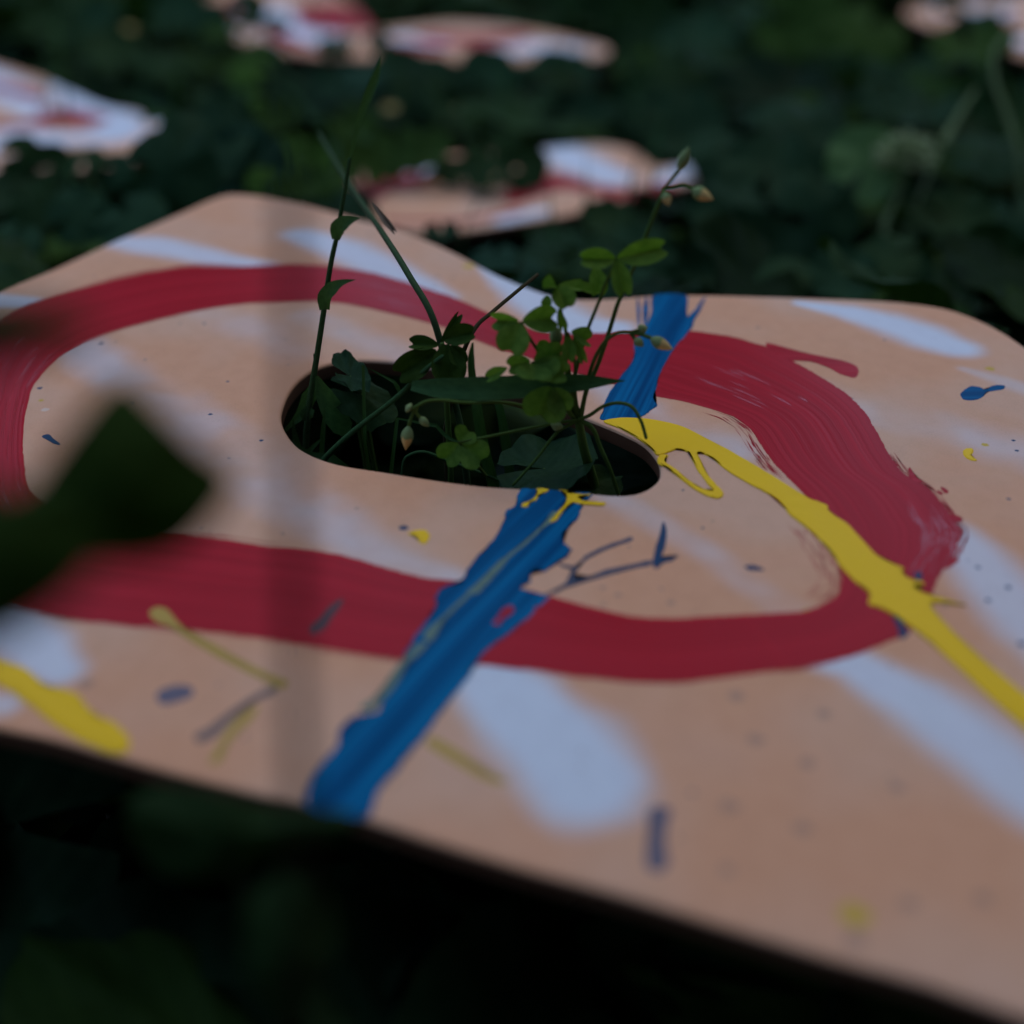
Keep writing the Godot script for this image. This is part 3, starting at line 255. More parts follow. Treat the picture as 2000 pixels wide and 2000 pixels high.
# a round scalloped leaf of radius 1 in the xz plane, stalk at the origin
func round_leaf(seed_: int, lobes: int, cup: float) -> ArrayMesh:
	var g := Geo.new()
	var n := 44
	var wob := noise(1.2, seed_, 2)
	g.vert(Vector3(0, 0, 0), Vector2(0.5, 0.5))
	var rings := [0.3, 0.6, 0.85, 1.0]
	for r: float in rings:
		for k in n + 1:
			var a := lerpf(0.22, TAU - 0.22, float(k) / n)
			var edge := 1.0 + (0.06 * absf(sin(a * lobes * 0.5)) + 0.035 * absf(sin(a * lobes * 1.5))) * r
			edge *= 0.9 + 0.1 * cos(a * 0.5 + PI * 0.5) * -1.0
			var rad := r * edge
			var p := Vector3(-cos(a) * rad, 0, sin(a) * rad)
			p.y = cup * rad * rad + 0.06 * cos(a * lobes) * rad * rad + 0.16 * wob.get_noise_2d(p.x, p.z) * rad
			g.vert(p, Vector2(p.x * 0.45 + 0.5, p.z * 0.45 + 0.5))
	for k in n:
		g.tri(0, 1 + k, 2 + k)
	for q in rings.size() - 1:
		for k in n:
			var a := 1 + q * (n + 1) + k
			g.quad(a, a + n + 1, a + n + 2, a + 1)
	return g.mesh()


# ---------------------------------------------------------------- paint and boards

# a puddle of paint: outline in plan, base height, thickness, width of its rounded edge
func paint_mesh(outline: PackedVector2Array, y0: float, thick: float, edge: float, rough := 0.0, along := Vector2.RIGHT) -> ArrayMesh:
	var p := curve2(outline, 4)
	if Geometry2D.is_polygon_clockwise(p):
		p.reverse()
	if rough > 0.0:
		var wob := noise(900.0, 11, 3)
		for k in p.size():
			p[k] += Vector2(wob.get_noise_2dv(p[k]), wob.get_noise_2dv(p[k] + Vector2(3, 7))) * rough
	var n := p.size()
	var g := Geo.new()
	var inner := PackedVector2Array()
	for k in n:
		var d := (p[(k + 1) % n] - p[(k + n - 1) % n]).normalized()
		inner.append(Vector2(-d.y, d.x))
	var depth := PackedFloat32Array()
	depth.resize(n)
	depth.fill(edge)
	for again in 8:
		var bad := 0
		for k in n:
			var l := (k + 1) % n
			if ((p[l] + inner[l] * depth[l]) - (p[k] + inner[k] * depth[k])).dot(p[l] - p[k]) < 0.1 * (p[l] - p[k]).length_squared():
				depth[k] *= 0.55
				depth[l] *= 0.55
				bad += 1
		if bad == 0:
			break
	for k in n:
		inner[k] = p[k] + inner[k] * depth[k]
	var rows := [[p, 0.0], [p.duplicate(), 0.55], [inner, 1.0]]
	for k in n:
		rows[1][0][k] = p[k].lerp(inner[k], 0.3)
	for row: Array in rows:
		for k in n:
			g.vert(Vector3(row[0][k].x, y0 + thick * row[1], row[0][k].y), Vector2(row[0][k].dot(along) * 2.2, row[0][k].dot(along.orthogonal()) * 14.0))
	for q in 2:
		for k in n:
			var a := q * n + k
			var b := q * n + (k + 1) % n
			g.quad(a, b, b + n, a + n)
	var t := Geometry2D.triangulate_polygon(inner)
	if t.is_empty():
		t = Geometry2D.triangulate_polygon(p)
	for k in range(0, t.size(), 3):
		var a := t[k]
		var b := t[k + 1]
		var c := t[k + 2]
		if (p[b] - p[a]).cross(p[c] - p[a]) < 0.0:
			var s := b
			b = c
			c = s
		g.tri(a + 2 * n, b + 2 * n, c + 2 * n)
	return g.mesh()


# a brush stroke between two matching edges; u runs along it, v across
func stroke_mesh(outer: PackedVector2Array, inner: PackedVector2Array, closed: bool, y0: float, thick: float, ragged: float) -> ArrayMesh:
	var sub := 6
	var a := curve2(outer, sub)
	var b := curve2(inner, sub)
	if not closed:
		a = a.slice(0, a.size() - sub + 1)
		b = b.slice(0, b.size() - sub + 1)
	var n := a.size()
	var wob := noise(1400.0, 5, 3)
	var g := Geo.new()
	var rows := [0.0, 0.02, 0.06, 0.15, 0.3, 0.5, 0.7, 0.85, 0.94, 0.98, 1.0]
	var u := 0.0
	for i in n + 1:
		var k := i % n
		var o := a[k]
		var q := b[k]
		var w := (q - o).normalized()
		o += w * wob.get_noise_2dv(a[k]) * ragged
		q += w * wob.get_noise_2dv(b[k]) * ragged * 0.6
		if i > 0:
			u += ((a[k] + b[k]) * 0.5).distance_to((a[(i - 1) % n] + b[(i - 1) % n]) * 0.5)
		for j in rows.size():
			var s: float = rows[j]
			var h := 0.0 if j == 0 or j == rows.size() - 1 else (0.7 if j == 1 or j == rows.size() - 2 else 1.0)
			var at := o.lerp(q, s)
			g.vert(Vector3(at.x, y0 + thick * h, at.y), Vector2(u * 1.6, s))
	var m := rows.size()
	for i in (n if closed else n - 1):
		for j in m - 1:
			var c := i * m + j
			g.quad(c, c + m, c + m + 1, c + 1)
	return g.mesh()


func ray_ring(p: PackedVector2Array, from: Vector2, n: int) -> PackedVector2Array:
	var out := PackedVector2Array()
	for k in n:
		var a := TAU * k / n
		var far := from + Vector2(cos(a), sin(a)) * 2.0
		var best := far
		for i in p.size():
			var hit = Geometry2D.segment_intersects_segment(from, far, p[i], p[(i + 1) % p.size()])
			if hit != null and from.distance_squared_to(hit) < from.distance_squared_to(best):
				best = hit
		out.append(best)
	return out


func inset(p: PackedVector2Array, by: float) -> PackedVector2Array:
	var out := PackedVector2Array()
	var n := p.size()
	for k in n:
		var d := (p[(k + 1) % n] - p[(k + n - 1) % n]).normalized()
		out.append(p[k] + Vector2(-d.y, d.x) * by)
	return out


# the panel with or without its slot: [painted top, sawn sides and underside]
func board_meshes(outline: PackedVector2Array, slot: PackedVector2Array, centre: Vector2, box: Rect2) -> Array:
	var n := 320
	var o := ray_ring(curve2(outline, 8), centre, n)
	var h := PackedVector2Array()
	if slot.size() > 0:
		h = ray_ring(curve2(slot, 6), centre, n)
	else:
		for k in n:
			h.append(centre + (o[k] - centre) * 0.001)
	var bevel := 0.0011
	var top := []
	if slot.size() > 0:
		top += [[inset(h, 0.0), -bevel], [inset(h, -bevel * 0.1), -bevel * 0.55], [inset(h, -bevel * 0.4), -bevel * 0.2], [inset(h, -bevel), 0.0], [inset(h, -bevel * 1.6), 0.0]]
	else:
		top += [[h, 0.0]]
	var a: PackedVector2Array = top[-1][0]
	var b := inset(o, bevel * 1.6)
	for q in range(1, 12):
		var mid := PackedVector2Array()
		for k in n:
			mid.append(a[k].lerp(b[k], q / 12.0))
		top.append([mid, 0.0])
	top += [[b, 0.0], [inset(o, bevel), 0.0], [inset(o, bevel * 0.4), -bevel * 0.2], [inset(o, bevel * 0.1), -bevel * 0.55], [o, -bevel]]
	var low := -BOARD_THICK
	var core := [[o, -bevel], [o, low + 0.0005], [inset(o, 0.0005), low], [b, low]]
	if slot.size() > 0:
		core += [[a, low], [inset(h, -0.0005), low], [h, low + 0.0005], [h, -bevel]]
	else:
		core += [[h, low]]
	var out := []
	for rows: Array in [top, core]:
		var g := Geo.new()
		for row: Array in rows:
			for k in n:
				var at: Vector2 = row[0][k]
				g.vert(Vector3(at.x, row[1], at.y), (at - box.position) / box.size)
		for q in rows.size() - 1:
			for k in n:
				var c := q * n + k
				var d := q * n + (k + 1) % n
				g.quad(c, c + n, d + n, d)
		out.append(g.mesh())
	return out


func smooth(a: float, b: float, x: float) -> float:
	var t := clampf((x - a) / (b - a), 0.0, 1.0)
	return t * t * (3.0 - 2.0 * t)


# coverage of soft spray or brush strokes [opacity, x, z, half width, ...] on a grid over the box
func strokes_on(cover: PackedFloat32Array, side: int, box: Rect2, line: Array, hard: float, wob: FastNoiseLite) -> void:
	var p := []
	for k in range(1, line.size(), 3):
		p.append(Vector3(line[k], line[k + 1], line[k + 2]) * 0.001)
	for i in p.size() - 1:
		var a: Vector3 = p[i]
		var b: Vector3 = p[i + 1]
		var reach := maxf(a.z, b.z) * 2.0
		var lo := (Vector2(minf(a.x, b.x), minf(a.y, b.y)) - Vector2.ONE * reach - box.position) / box.size * side
		var hi := (Vector2(maxf(a.x, b.x), maxf(a.y, b.y)) + Vector2.ONE * reach - box.position) / box.size * side
		var ab := Vector2(b.x - a.x, b.y - a.y)
		var l2 := maxf(ab.length_squared(), 1e-9)
		for y in range(maxi(int(lo.y), 0), mini(int(hi.y) + 1, side)):
			for x in range(maxi(int(lo.x), 0), mini(int(hi.x) + 1, side)):
				var at := box.position + Vector2(x + 0.5, y + 0.5) / side * box.size
				var d := at - Vector2(a.x, a.y)
				var t := clampf(d.dot(ab) / l2, 0.0, 1.0)
				var w := lerpf(a.z, b.z, t)
				var far := (d - ab * t).length() / w + wob.get_noise_2dv(at) * (0.18 if hard > 0.3 else 0.4)
				var c: float = (1.0 - smooth(hard, 2.0 - hard, far)) * line[0] * (1.0 if hard > 0.3 else clampf(0.75 + wob.get_noise_2dv(at * 0.6 + Vector2(9, 4)) * 1.1, 0.25, 1.0))
				var k := y * side + x
				if c > cover[k]:
					cover[k] = c


func board_image(box: Rect2, sprays: Array, reds: Array, side: int, final: int, s: int) -> Image:
	var white := PackedFloat32Array()
	white.resize(side * side)
	var red := white.duplicate()
	var wob := noise(28.0, s, 3)
	for line: Array in sprays:
		strokes_on(white, side, box, line, (0.55 if line[0] == 1.0 else 0.36) if line[0] > 0.7 else 0.12, wob)
	for line: Array in reds:
		strokes_on(red, side, box, line, 0.8, wob)
	var tone := noise(9.0, s + 1, 3)
	var im := Image.create(side, side, false, Image.FORMAT_RGB8)
	var peach := Color(0.745, 0.38, 0.215)
	var pale := Color(0.69, 0.78, 0.88)
	var brush := Color(0.36, 0.02, 0.03)
	for y in side:
		for x in side:
			var at := box.position + Vector2(x + 0.5, y + 0.5) / side * box.size
			var c := peach
			c = c.lerp(Color(0.72, 0.47, 0.33), clampf(0.22 + tone.get_noise_2dv(at) * 0.9, 0.0, 0.6))
			c = c.lerp(pale, white[y * side + x] * 0.93)
			c = c.lerp(brush, red[y * side + x])
			im.set_pixel(x, y, c.linear_to_srgb())
	im.resize(final, final, Image.INTERPOLATE_CUBIC)
	return im


func grain_over(im: Image, s: int, strength: float) -> void:
	var tile := 256
	var fine := noise(0.35, s, 2)
	var wide := noise(0.03, s + 3, 3)
	var g := Image.create(tile, tile, false, Image.FORMAT_RGBA8)
	for y in tile:
		for x in tile:
			var v := fine.get_noise_2d(x, y) * 0.7 + wide.get_noise_2d(x, y) * 0.5
			g.set_pixel(x, y, Color(0.98, 0.93, 0.88, maxf(v, 0.0) * strength) if v > 0.0 else Color(0.36, 0.26, 0.22, -v * strength))
	im.convert(Image.FORMAT_RGBA8)
	for y in range(0, im.get_height(), tile):
		for x in range(0, im.get_width(), tile):
			im.blend_rect(g, Rect2i(0, 0, tile, tile), Vector2i(x, y))
	im.convert(Image.FORMAT_RGB8)


func spot(im: Image, box: Rect2, at: Vector2, r: float, c: Color, strength: float, s: int) -> void:
	var side := im.get_width()
	var wob := noise(0.9, s, 2)
	var lo := (at - Vector2.ONE * r * 1.5 - box.position) / box.size * side
	var hi := (at + Vector2.ONE * r * 1.5 - box.position) / box.size * side
	for y in range(maxi(int(lo.y), 0), mini(int(hi.y) + 2, side)):
		for x in range(maxi(int(lo.x), 0), mini(int(hi.x) + 2, side)):
			var d := box.position + Vector2(x + 0.5, y + 0.5) / side * box.size - at
			var far := d.length() / r + 0.35 * wob.get_noise_2dv(d.normalized() * 2.0)
			var k := (1.0 - smooth(0.8, 1.1, far)) * strength
			if k > 0.0:
				im.set_pixel(x, y, im.get_pixel(x, y).lerp(c, k))


func streak_texture(s: int, dark: Color, light: Color) -> ImageTexture:
	var n := noise(0.06, s, 4)
	var n2 := noise(0.22, s + 7, 3)
	var im := Image.create(192, 192, false, Image.FORMAT_RGB8)
	for y in 192:
		for x in 192:
			# periodic along the stroke
			var a := TAU * x / 192.0
			var v := n.get_noise_3d(cos(a) * 5.0, y * 1.1, sin(a) * 5.0) * 0.9 + n2.get_noise_3d(cos(a) * 3.0, y * 1.3, sin(a) * 3.0) * 0.7
			im.set_pixel(x, y, dark.lerp(light, clampf(0.5 + v, 0.0, 1.0)))
	im.resize(1536, 384, Image.INTERPOLATE_CUBIC)
	return ImageTexture.create_from_image(im)


func normal_texture(s: int, freq: float, stretch: int, strength: float, octaves := 3) -> ImageTexture:
	var n := noise(freq, s, octaves)
	var im := n.get_seamless_image(512 / stretch, 512)
	im.resize(512, 512, Image.INTERPOLATE_CUBIC)
	im.bump_map_to_normal_map(strength)
	return ImageTexture.create_from_image(im)


func plain(c: Color, rough: float, extra := {}) -> StandardMaterial3D:
	var m := StandardMaterial3D.new()
	m.albedo_color = c
	m.roughness = rough
	for k: String in extra:
		m.set(k, extra[k])
	return m


func leaf_material(c: Color, c2: Color, rough: float, s: int) -> StandardMaterial3D:
	var n := noise(0.02, s, 4)
	var im := Image.create(128, 128, false, Image.FORMAT_RGB8)
	for y in 128:
		for x in 128:
			var v := clampf(0.5 + n.get_noise_2d(x, y) * 0.9 + 0.18 * sin(absf(x - 64.0) * 0.5 - y * 0.35), 0.0, 1.0)
			im.set_pixel(x, y, c.lerp(c2, v).linear_to_srgb())
	var m := StandardMaterial3D.new()
	m.albedo_texture = ImageTexture.create_from_image(im)
	m.roughness = rough
	m.metallic_specular = 0.1
	m.backlight_enabled = true
	m.backlight = lin(0.35, 0.40, 0.12)
	m.normal_enabled = true
	m.normal_texture = materials["leaf_relief"]
	m.normal_scale = 0.6
	return m


func make_materials() -> void:
	materials["leaf_relief"] = normal_texture(31, 0.02, 1, 4.0, 4)
	materials["paint_relief"] = normal_texture(41, 0.012, 1, 3.0, 4)
	materials["bristle_relief"] = normal_texture(43, 0.03, 16, 3.0, 3)
	var red := plain(Color.WHITE, 0.3, {"metallic_specular": 0.17})
	red.albedo_texture = streak_texture(3, lin(0.38, 0.011, 0.019), lin(0.48, 0.016, 0.028))
	red.normal_enabled = true
	red.normal_texture = materials["bristle_relief"]
	red.normal_scale = 0.3
	red.uv1_scale = Vector3(1.0, 1.0, 1.0)
	materials["red"] = red
	materials["red_wet"] = plain(lin(0.44, 0.014, 0.02), 0.16, {"metallic_specular": 0.6})
	var world_relief := {"normal_enabled": true, "normal_texture": materials["paint_relief"], "normal_scale": 0.22, "metallic_specular": 0.25, "uv1_triplanar": true, "uv1_scale": Vector3.ONE * 12.0}
	materials["blue"] = plain(Color.WHITE, 0.34, {"metallic_specular": 0.1, "normal_enabled": true, "normal_texture": materials["bristle_relief"], "normal_scale": 0.1})
	materials["blue"].albedo_texture = streak_texture(13, lin(0.001, 0.058, 0.165), lin(0.003, 0.15, 0.33))
	materials["yellow"] = plain(lin(0.92, 0.575, 0.022), 0.3, world_relief)
	materials["yellow"].metallic_specular = 0.14
	materials["yellow_thin"] = plain(lin(0.52, 0.34, 0.07), 0.45, world_relief)
	materials["green_glaze"] = plain(lin(0.14, 0.22, 0.17), 0.4, world_relief)
	materials["blue_thin"] = plain(lin(0.16, 0.14, 0.18), 0.5, world_relief)
	materials["blue_wash"] = plain(lin(0.06, 0.075, 0.12), 0.5, world_relief)
	materials["grey_wash"] = plain(lin(0.09, 0.055, 0.06), 0.5, world_relief)
	materials["dull_wash"] = plain(lin(0.22, 0.16, 0.14), 0.6, world_relief)
	materials["navy"] = plain(lin(0.012, 0.05, 0.12), 0.45, world_relief)
	materials["sawn"] = plain(lin(0.15, 0.07, 0.042), 0.9, {"metallic_specular": 0.1})
	materials["post"] = plain(lin(0.05, 0.04, 0.03), 0.9)
	materials["sorrel"] = leaf_material(Color(0.10, 0.205, 0.035), Color(0.16, 0.29, 0.055), 0.55, 1)
	materials["sorrel"].backlight = lin(0.75, 0.9, 0.25)
	materials["stalk"] = plain(lin(0.07, 0.13, 0.028), 0.6, {"metallic_specular": 0.15})
	materials["stalk_red"] = plain(lin(0.05, 0.042, 0.02), 0.7, {"metallic_specular": 0.1})
	materials["stalk_dark"] = plain(lin(0.016, 0.016, 0.008), 0.9, {"metallic_specular": 0.03})
	materials["stalk_dim"] = plain(lin(0.03, 0.05, 0.02), 0.7, {"metallic_specular": 0.1})
	materials["calyx"] = plain(lin(0.22, 0.30, 0.12), 0.7, {"metallic_specular": 0.2})
	materials["petal"] = plain(lin(0.64, 0.46, 0.17), 0.7, {"metallic_specular": 0.2})
	materials["grass"] = leaf_material(Color(0.038, 0.095, 0.036), Color(0.055, 0.13, 0.048), 0.5, 3)
	materials["grass_mid"] = leaf_material(Color(0.05, 0.115, 0.045), Color(0.075, 0.16, 0.06), 0.55, 23)
	materials["grass_mid"].backlight = lin(0.5, 0.6, 0.25)
	materials["grass_pale"] = leaf_material(Color(0.0480, 0.0880, 0.0400), Color(0.0640, 0.1120, 0.0480), 0.5, 4)
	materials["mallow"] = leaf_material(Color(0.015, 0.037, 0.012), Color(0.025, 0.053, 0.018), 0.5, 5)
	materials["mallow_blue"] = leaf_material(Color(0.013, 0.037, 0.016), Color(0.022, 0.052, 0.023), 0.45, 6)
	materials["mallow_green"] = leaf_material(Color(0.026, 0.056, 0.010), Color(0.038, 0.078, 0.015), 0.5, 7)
	materials["dry"] = plain(lin(0.22, 0.15, 0.09), 0.8)
	materials["soil"] = plain(lin(0.012, 0.010, 0.008), 1.0, {"metallic_specular": 0.05})


func paint(called: String, key: String, m: String, parent: Node, y0: float, thick: float, edge: float, rough := 0.0002, along := Vector2.RIGHT) -> void:
	part(called, paint_mesh(v2(POLY[key]), y0 * 0.001, thick * 0.001, edge * 0.001, rough, along), materials[m], parent)


func main_board() -> void:
	var t := thing("painted_board", "large peach and white painted board with red ring around a slot that plants grow through", "board", Vector3(0, BOARD_TOP, 0), "painted boards lying among the plants")
	var outline := v2(OUTLINE)
	var slot := v2(HOLE)
	var box := Rect2(-0.215, -0.265, 0.435, 0.52)
	var meshes := board_meshes(outline, slot, Vector2(0.0, -0.004), box)
	var im := board_image(box, SPRAYS, [], 300, 1536, 3)
	grain_over(im, 9, 0.09)
	var dyes := [lin(0.02, 0.05, 0.12), lin(0.62, 0.42, 0.06), lin(0.28, 0.20, 0.17), lin(0.75, 0.72, 0.65)]
	for k in SPECKS.size():
		var q: Array = SPECKS[k]
		spot(im, box, Vector2(q[0], q[1]) * 0.001, q[2] * 0.001, dyes[q[3]], [0.9, 0.9, 0.38, 0.5][q[3]], k)
	rng.seed = 5
	for k in 130:
		var at := box.position + Vector2(rng.randf(), rng.randf()) * box.size
		spot(im, box, at, rng.randf_range(0.00025, 0.0007), dyes[0 if rng.randf() < 0.6 else 2], rng.randf_range(0.35, 0.8), k)
	var m := plain(Color.WHITE, 0.62, {"metallic_specular": 0.25})
	m.albedo_texture = ImageTexture.create_from_image(im)
	part("painted_top", meshes[0], m, t)
	part("sawn_edge", meshes[1], materials["sawn"], t)
	part("red_ring", stroke_mesh(v2(RING_OUT), v2(RING_IN), true, 0.00001, 0.00009, 0.0005), materials["red"], t)
	paint("red_drip", "red_drip", "red", t, 0.0, 0.09, 0.5)
	for key: String in ["red_tip", "red_tip_low", "red_tip_high"]:
		paint("red_bristle_tip", key, "red", t, 0.0, 0.08, 0.2, 0.0004)
	for key: String in ["red_spot", "red_spot_low"]:
		paint("red_spot", key, "red", t, 0.0, 0.08, 0.15)
	paint("blue_stroke", "blue_back", "blue", t, 0.1, 0.12, 0.2, 0.0006, Vector2(-0.28, 0.96).normalized())
	paint("blue_stroke", "blue_front", "blue", t, 0.1, 0.12, 0.25, 0.001, Vector2(-0.46, 0.89).normalized())
	for key: String in ["blue_wire", "blue_wire_mid", "blue_wire_right"]:
		paint("blue_bristle_mark", key, "blue", t, 0.02, 0.06, 0.15)
	paint("red_patch", "red_islet", "red", t, 0.2, 0.06, 0.4)
	paint("yellow_stroke", "yellow_sweep", "yellow", t, 0.12, 0.36, 0.42, 0.0002)
	paint("yellow_stroke", "yellow_corner", "yellow", t, 0.02, 0.4, 0.8, 0.0004)
	for key: String in ["blue_spike", "blue_splat"]:
		paint("blue_splash", key, "navy" if key == "blue_spike" else "blue", t, 0.02, 0.12, 0.3)
	for key: String in ["yellow_comma", "yellow_comet"]:
		paint("yellow_splash", key, "yellow", t, 0.02, 0.25, 0.4)
	for key: String in ["yellow_rim", "yellow_drop"]:
		paint("yellow_splash", key, "yellow", t, 0.2, 0.25, 0.25)
	for key: String in ["yellow_glaze", "yellow_glaze_low"]:
		paint("yellow_glaze", key, "green_glaze", t, 0.22, 0.04, 0.4)
	paint("yellow_streak", "yellow_streak", "yellow_thin", t, 0.1, 0.12, 0.5)
	paint("yellow_streak", "yellow_thread", "green_glaze", t, 0.23, 0.05, 0.2)
	paint("yellow_streak", "yellow_trail", "yellow_thin", t, 0.02, 0.06, 0.5)
	paint("yellow_streak", "yellow_wisp", "yellow_thin", t, 0.06, 0.06, 0.4)
	for key: String in ["blue_smear", "blue_dab"]:
		paint("blue_smear", key, "blue_thin", t, 0.02, 0.05, 0.3)
	paint("blue_smear", "blue_wisp", "dull_wash", t, 0.02, 0.05, 0.3)
	paint("blue_smear", "blue_fork", "blue_wash", t, 0.02, 0.05, 0.15)
	paint("grey_smear", "grey_smear", "grey_wash", t, 0.1, 0.05, 0.4)
	for key: String in ["blue_fleck", "blue_lick"]:
		paint("blue_fleck", key, "navy", t, 0.1, 0.08, 0.3)
	for key: String in ["blue_dash", "blue_tick"]:
		paint("blue_fleck", key, "navy", t, 0.02, 0.08, 0.2)
	bristles(t)
	legs(t, [Vector2(-0.11, 0.06), Vector2(0.14, 0.16), Vector2(-0.14, -0.17), Vector2(0.13, -0.075)], BOARD_TOP)


# dry strands that the red brush left along the inner and outer side of the bend
func bristles(t: Node) -> void:
	var a := curve2(v2(RING_OUT), 6)
	var b := curve2(v2(RING_IN), 6)
	var n := a.size()
	rng.seed = 21
	var g := Geo.new()
	var spans := [[0.415, 0.50, 0.99, 1.13, 60], [0.575, 0.665, 0.99, 1.30, 110], [0.48, 0.52, -0.06, 0.0, 26], [0.53, 0.60, -0.05, 0.0, 36], [0.02, 0.2, -0.05, 0.0, 26], [0.88, 0.98, 0.99, 1.06, 22], [0.70, 0.95, -0.035, 0.01, 60], [0.10, 0.26, 0.99, 1.04, 34]]
	for span: Array in spans:
		for k in int(span[4]):
			var at := rng.randf_range(span[0], span[1])
			var length := rng.randf_range(0.006, 0.028)
			var s := lerpf(span[2], span[3], pow(rng.randf(), 1.4) if span[2] >= 0.9 else 1.0 - pow(rng.randf(), 1.4))
			var w := rng.randf_range(0.003, 0.011)
			var first := g.v.size()
			var steps := 8
			for i in steps + 1:
				var f := float(i) / steps
				var p := fposmod((at + (f - 0.5) * length) * n, n)
				var j := int(p)
				var o := a[j].lerp(a[(j + 1) % n], p - j)
				var q := b[j].lerp(b[(j + 1) % n], p - j)
				var ww := w * sin(PI * clampf(f, 0.04, 0.96)) * rng.randf_range(0.7, 1.2)
				for e in [-0.5, 0.5]:
					var x := o.lerp(q, s + ww * e)
					g.vert(Vector3(x.x, 0.00004, x.y), Vector2(f, s))
			for i in steps:
				var c := first + i * 2
				g.quad(c, c + 2, c + 3, c + 1)
	var h := Geo.new()
	spans = [[0.545, 0.605, 0.02, 0.30, 70], [0.0, 0.08, 0.35, 0.95, 40], [0.94, 1.0, 0.5, 0.95, 26], [0.19, 0.25, 0.25, 0.9, 30], [0.36, 0.42, 0.3, 0.7, 12]]
	for span: Array in spans:
		for k in int(span[4]):
			var at := rng.randf_range(span[0], span[1])
			var length := rng.randf_range(0.008, 0.03)
			var s := rng.randf_range(span[2], span[3])
			var w := rng.randf_range(0.008, 0.022)
			var first := h.v.size()
			for i in 11:
				var f := i / 10.0
				var p := fposmod((at + (f - 0.5) * length) * n, n)
				var j := int(p)
				var o := a[j].lerp(a[(j + 1) % n], p - j)
				var q := b[j].lerp(b[(j + 1) % n], p - j)
				var up := sin(PI * f) * rng.randf_range(0.6, 1.0)
				for e in 5:
					var x := o.lerp(q, s + w * up * (e - 2) * 0.25)
					h.vert(Vector3(x.x, 0.00009 + 0.00016 * up * [0.0, 0.75, 1.0, 0.75, 0.0][e], x.y), Vector2(f, s))
			for i in 10:
				for e in 4:
					var c := first + i * 5 + e
					h.quad(c, c + 5, c + 6, c + 1)
	part("wet_brush_ridges", h.mesh(), materials["red_wet"], t).set_meta("kind", "stuff")
	var o2 := part("dry_brush_strands", g.mesh(), materials["red"], t)
	o2.set_meta("kind", "stuff")


func legs(t: Node, spots: Array, height: float) -> void:
	for p: Vector2 in spots:
		var g := Geo.new()
		tube(g, PackedVector3Array([Vector3(p.x, -height, p.y), Vector3(p.x, -height * 0.5, p.y), Vector3(p.x, -BOARD_THICK - 0.0005, p.y)]), 0.011, 0.010, 10)
		part("leg", g.mesh(), materials["post"], t)


func back_boards() -> void:
	var labels := {
		"A": "blurred painted board behind the large one, leafy plant covering its left half",
		"B": "blurred pale board at the left picture edge with a small red dab",
		"C": "long blurred board at the top with a bright red patch, crossing above the grass tip",
		"D": "small blurred sliver of painted board in the upper right corner",
		}
	var s := 40
	for key: String in BACK:
		var d: Dictionary = BACK[key]
		var at := Vector3(d.at[0] * 0.001, 0.0518, d.at[1] * 0.001)
		var t := thing("painted_board", labels[key], "board", at, "painted boards lying among the plants")
		var o := v2(d.out)
		var lo := o[0]
		var hi := o[0]
		for p in o:
			lo = lo.min(p)
			hi = hi.max(p)
		var box := Rect2(lo - Vector2.ONE * 0.01, hi - lo + Vector2.ONE * 0.02)
		var meshes := board_meshes(o, PackedVector2Array(), Vector2.ZERO, box)
		var im := board_image(box, d.spray, d.red, 110, 440, s)
		grain_over(im, s, 0.1)
		s += 7
		var m := plain(Color.WHITE, 0.6, {"metallic_specular": 0.25})
		m.albedo_texture = ImageTexture.create_from_image(im)
		part("painted_top", meshes[0], m, t)
		part("sawn_edge", meshes[1], materials["sawn"], t)
		legs(t, [Vector2(-0.03, 0.0), Vector2(0.03, 0.01), Vector2(0.0, -0.03)], 0.0518)


# ---------------------------------------------------------------- plants of the slot

func bud_mesh(base: Vector3, tip: Vector3, r: float, open: bool) -> ArrayMesh:
	var d := tip - base
	var length := d.length()
	d /= length
	var side := d.cross(Vector3(0.2, 0.3, 0.9)).normalized()
	var up := d.cross(side)
	var out := ArrayMesh.new()
	var n := 12
	for layer in 2:
		var g := Geo.new()
		var rows := 10
		for i in rows + 1:
			for k in n:
				var a := TAU * k / n
				var f := float(i) / rows
				var h := 1.0
				if layer == 0:
					h = (0.40 if open else 0.93) + 0.12 * absf(cos(a * 2.5)) * (1.0 if open else 0.6)
				var s := lerpf(0.0 if layer == 0 else 0.35, h, f)
				var rad := r * pow(sin(PI * pow(clampf(s, 0.015, 0.985), 0.85)), 0.9) * (1.0 if layer == 0 else 0.90)
				rad *= 1.0 + 0.05 * cos(a * 5.0)
				g.vert(base + d * length * s + (side * cos(a) + up * sin(a)) * rad, Vector2(a, s))
		for i in rows:
			for k in n:
				var a := i * n + k
				var b := i * n + (k + 1) % n
				g.quad(a, a + n, b + n, b)
		g.mesh(out)
	out.surface_set_material(0, materials["calyx"])
	out.surface_set_material(1, materials["petal"] if open else materials["calyx"])
	return out


func add_leaflets(list: Array, base: Vector3, parent: Node, m: String, called := "leaflet") -> void:
	for q: Array in list:
		var b := Vector3(q[0], q[1], q[2]) * 0.001 - base
		var e := Vector3(q[3], q[4], q[5]) * 0.001 - base
		part(called, leaflet(b, e, q[6] * 0.001, q[7], q[8]).mesh(), materials[m], parent)


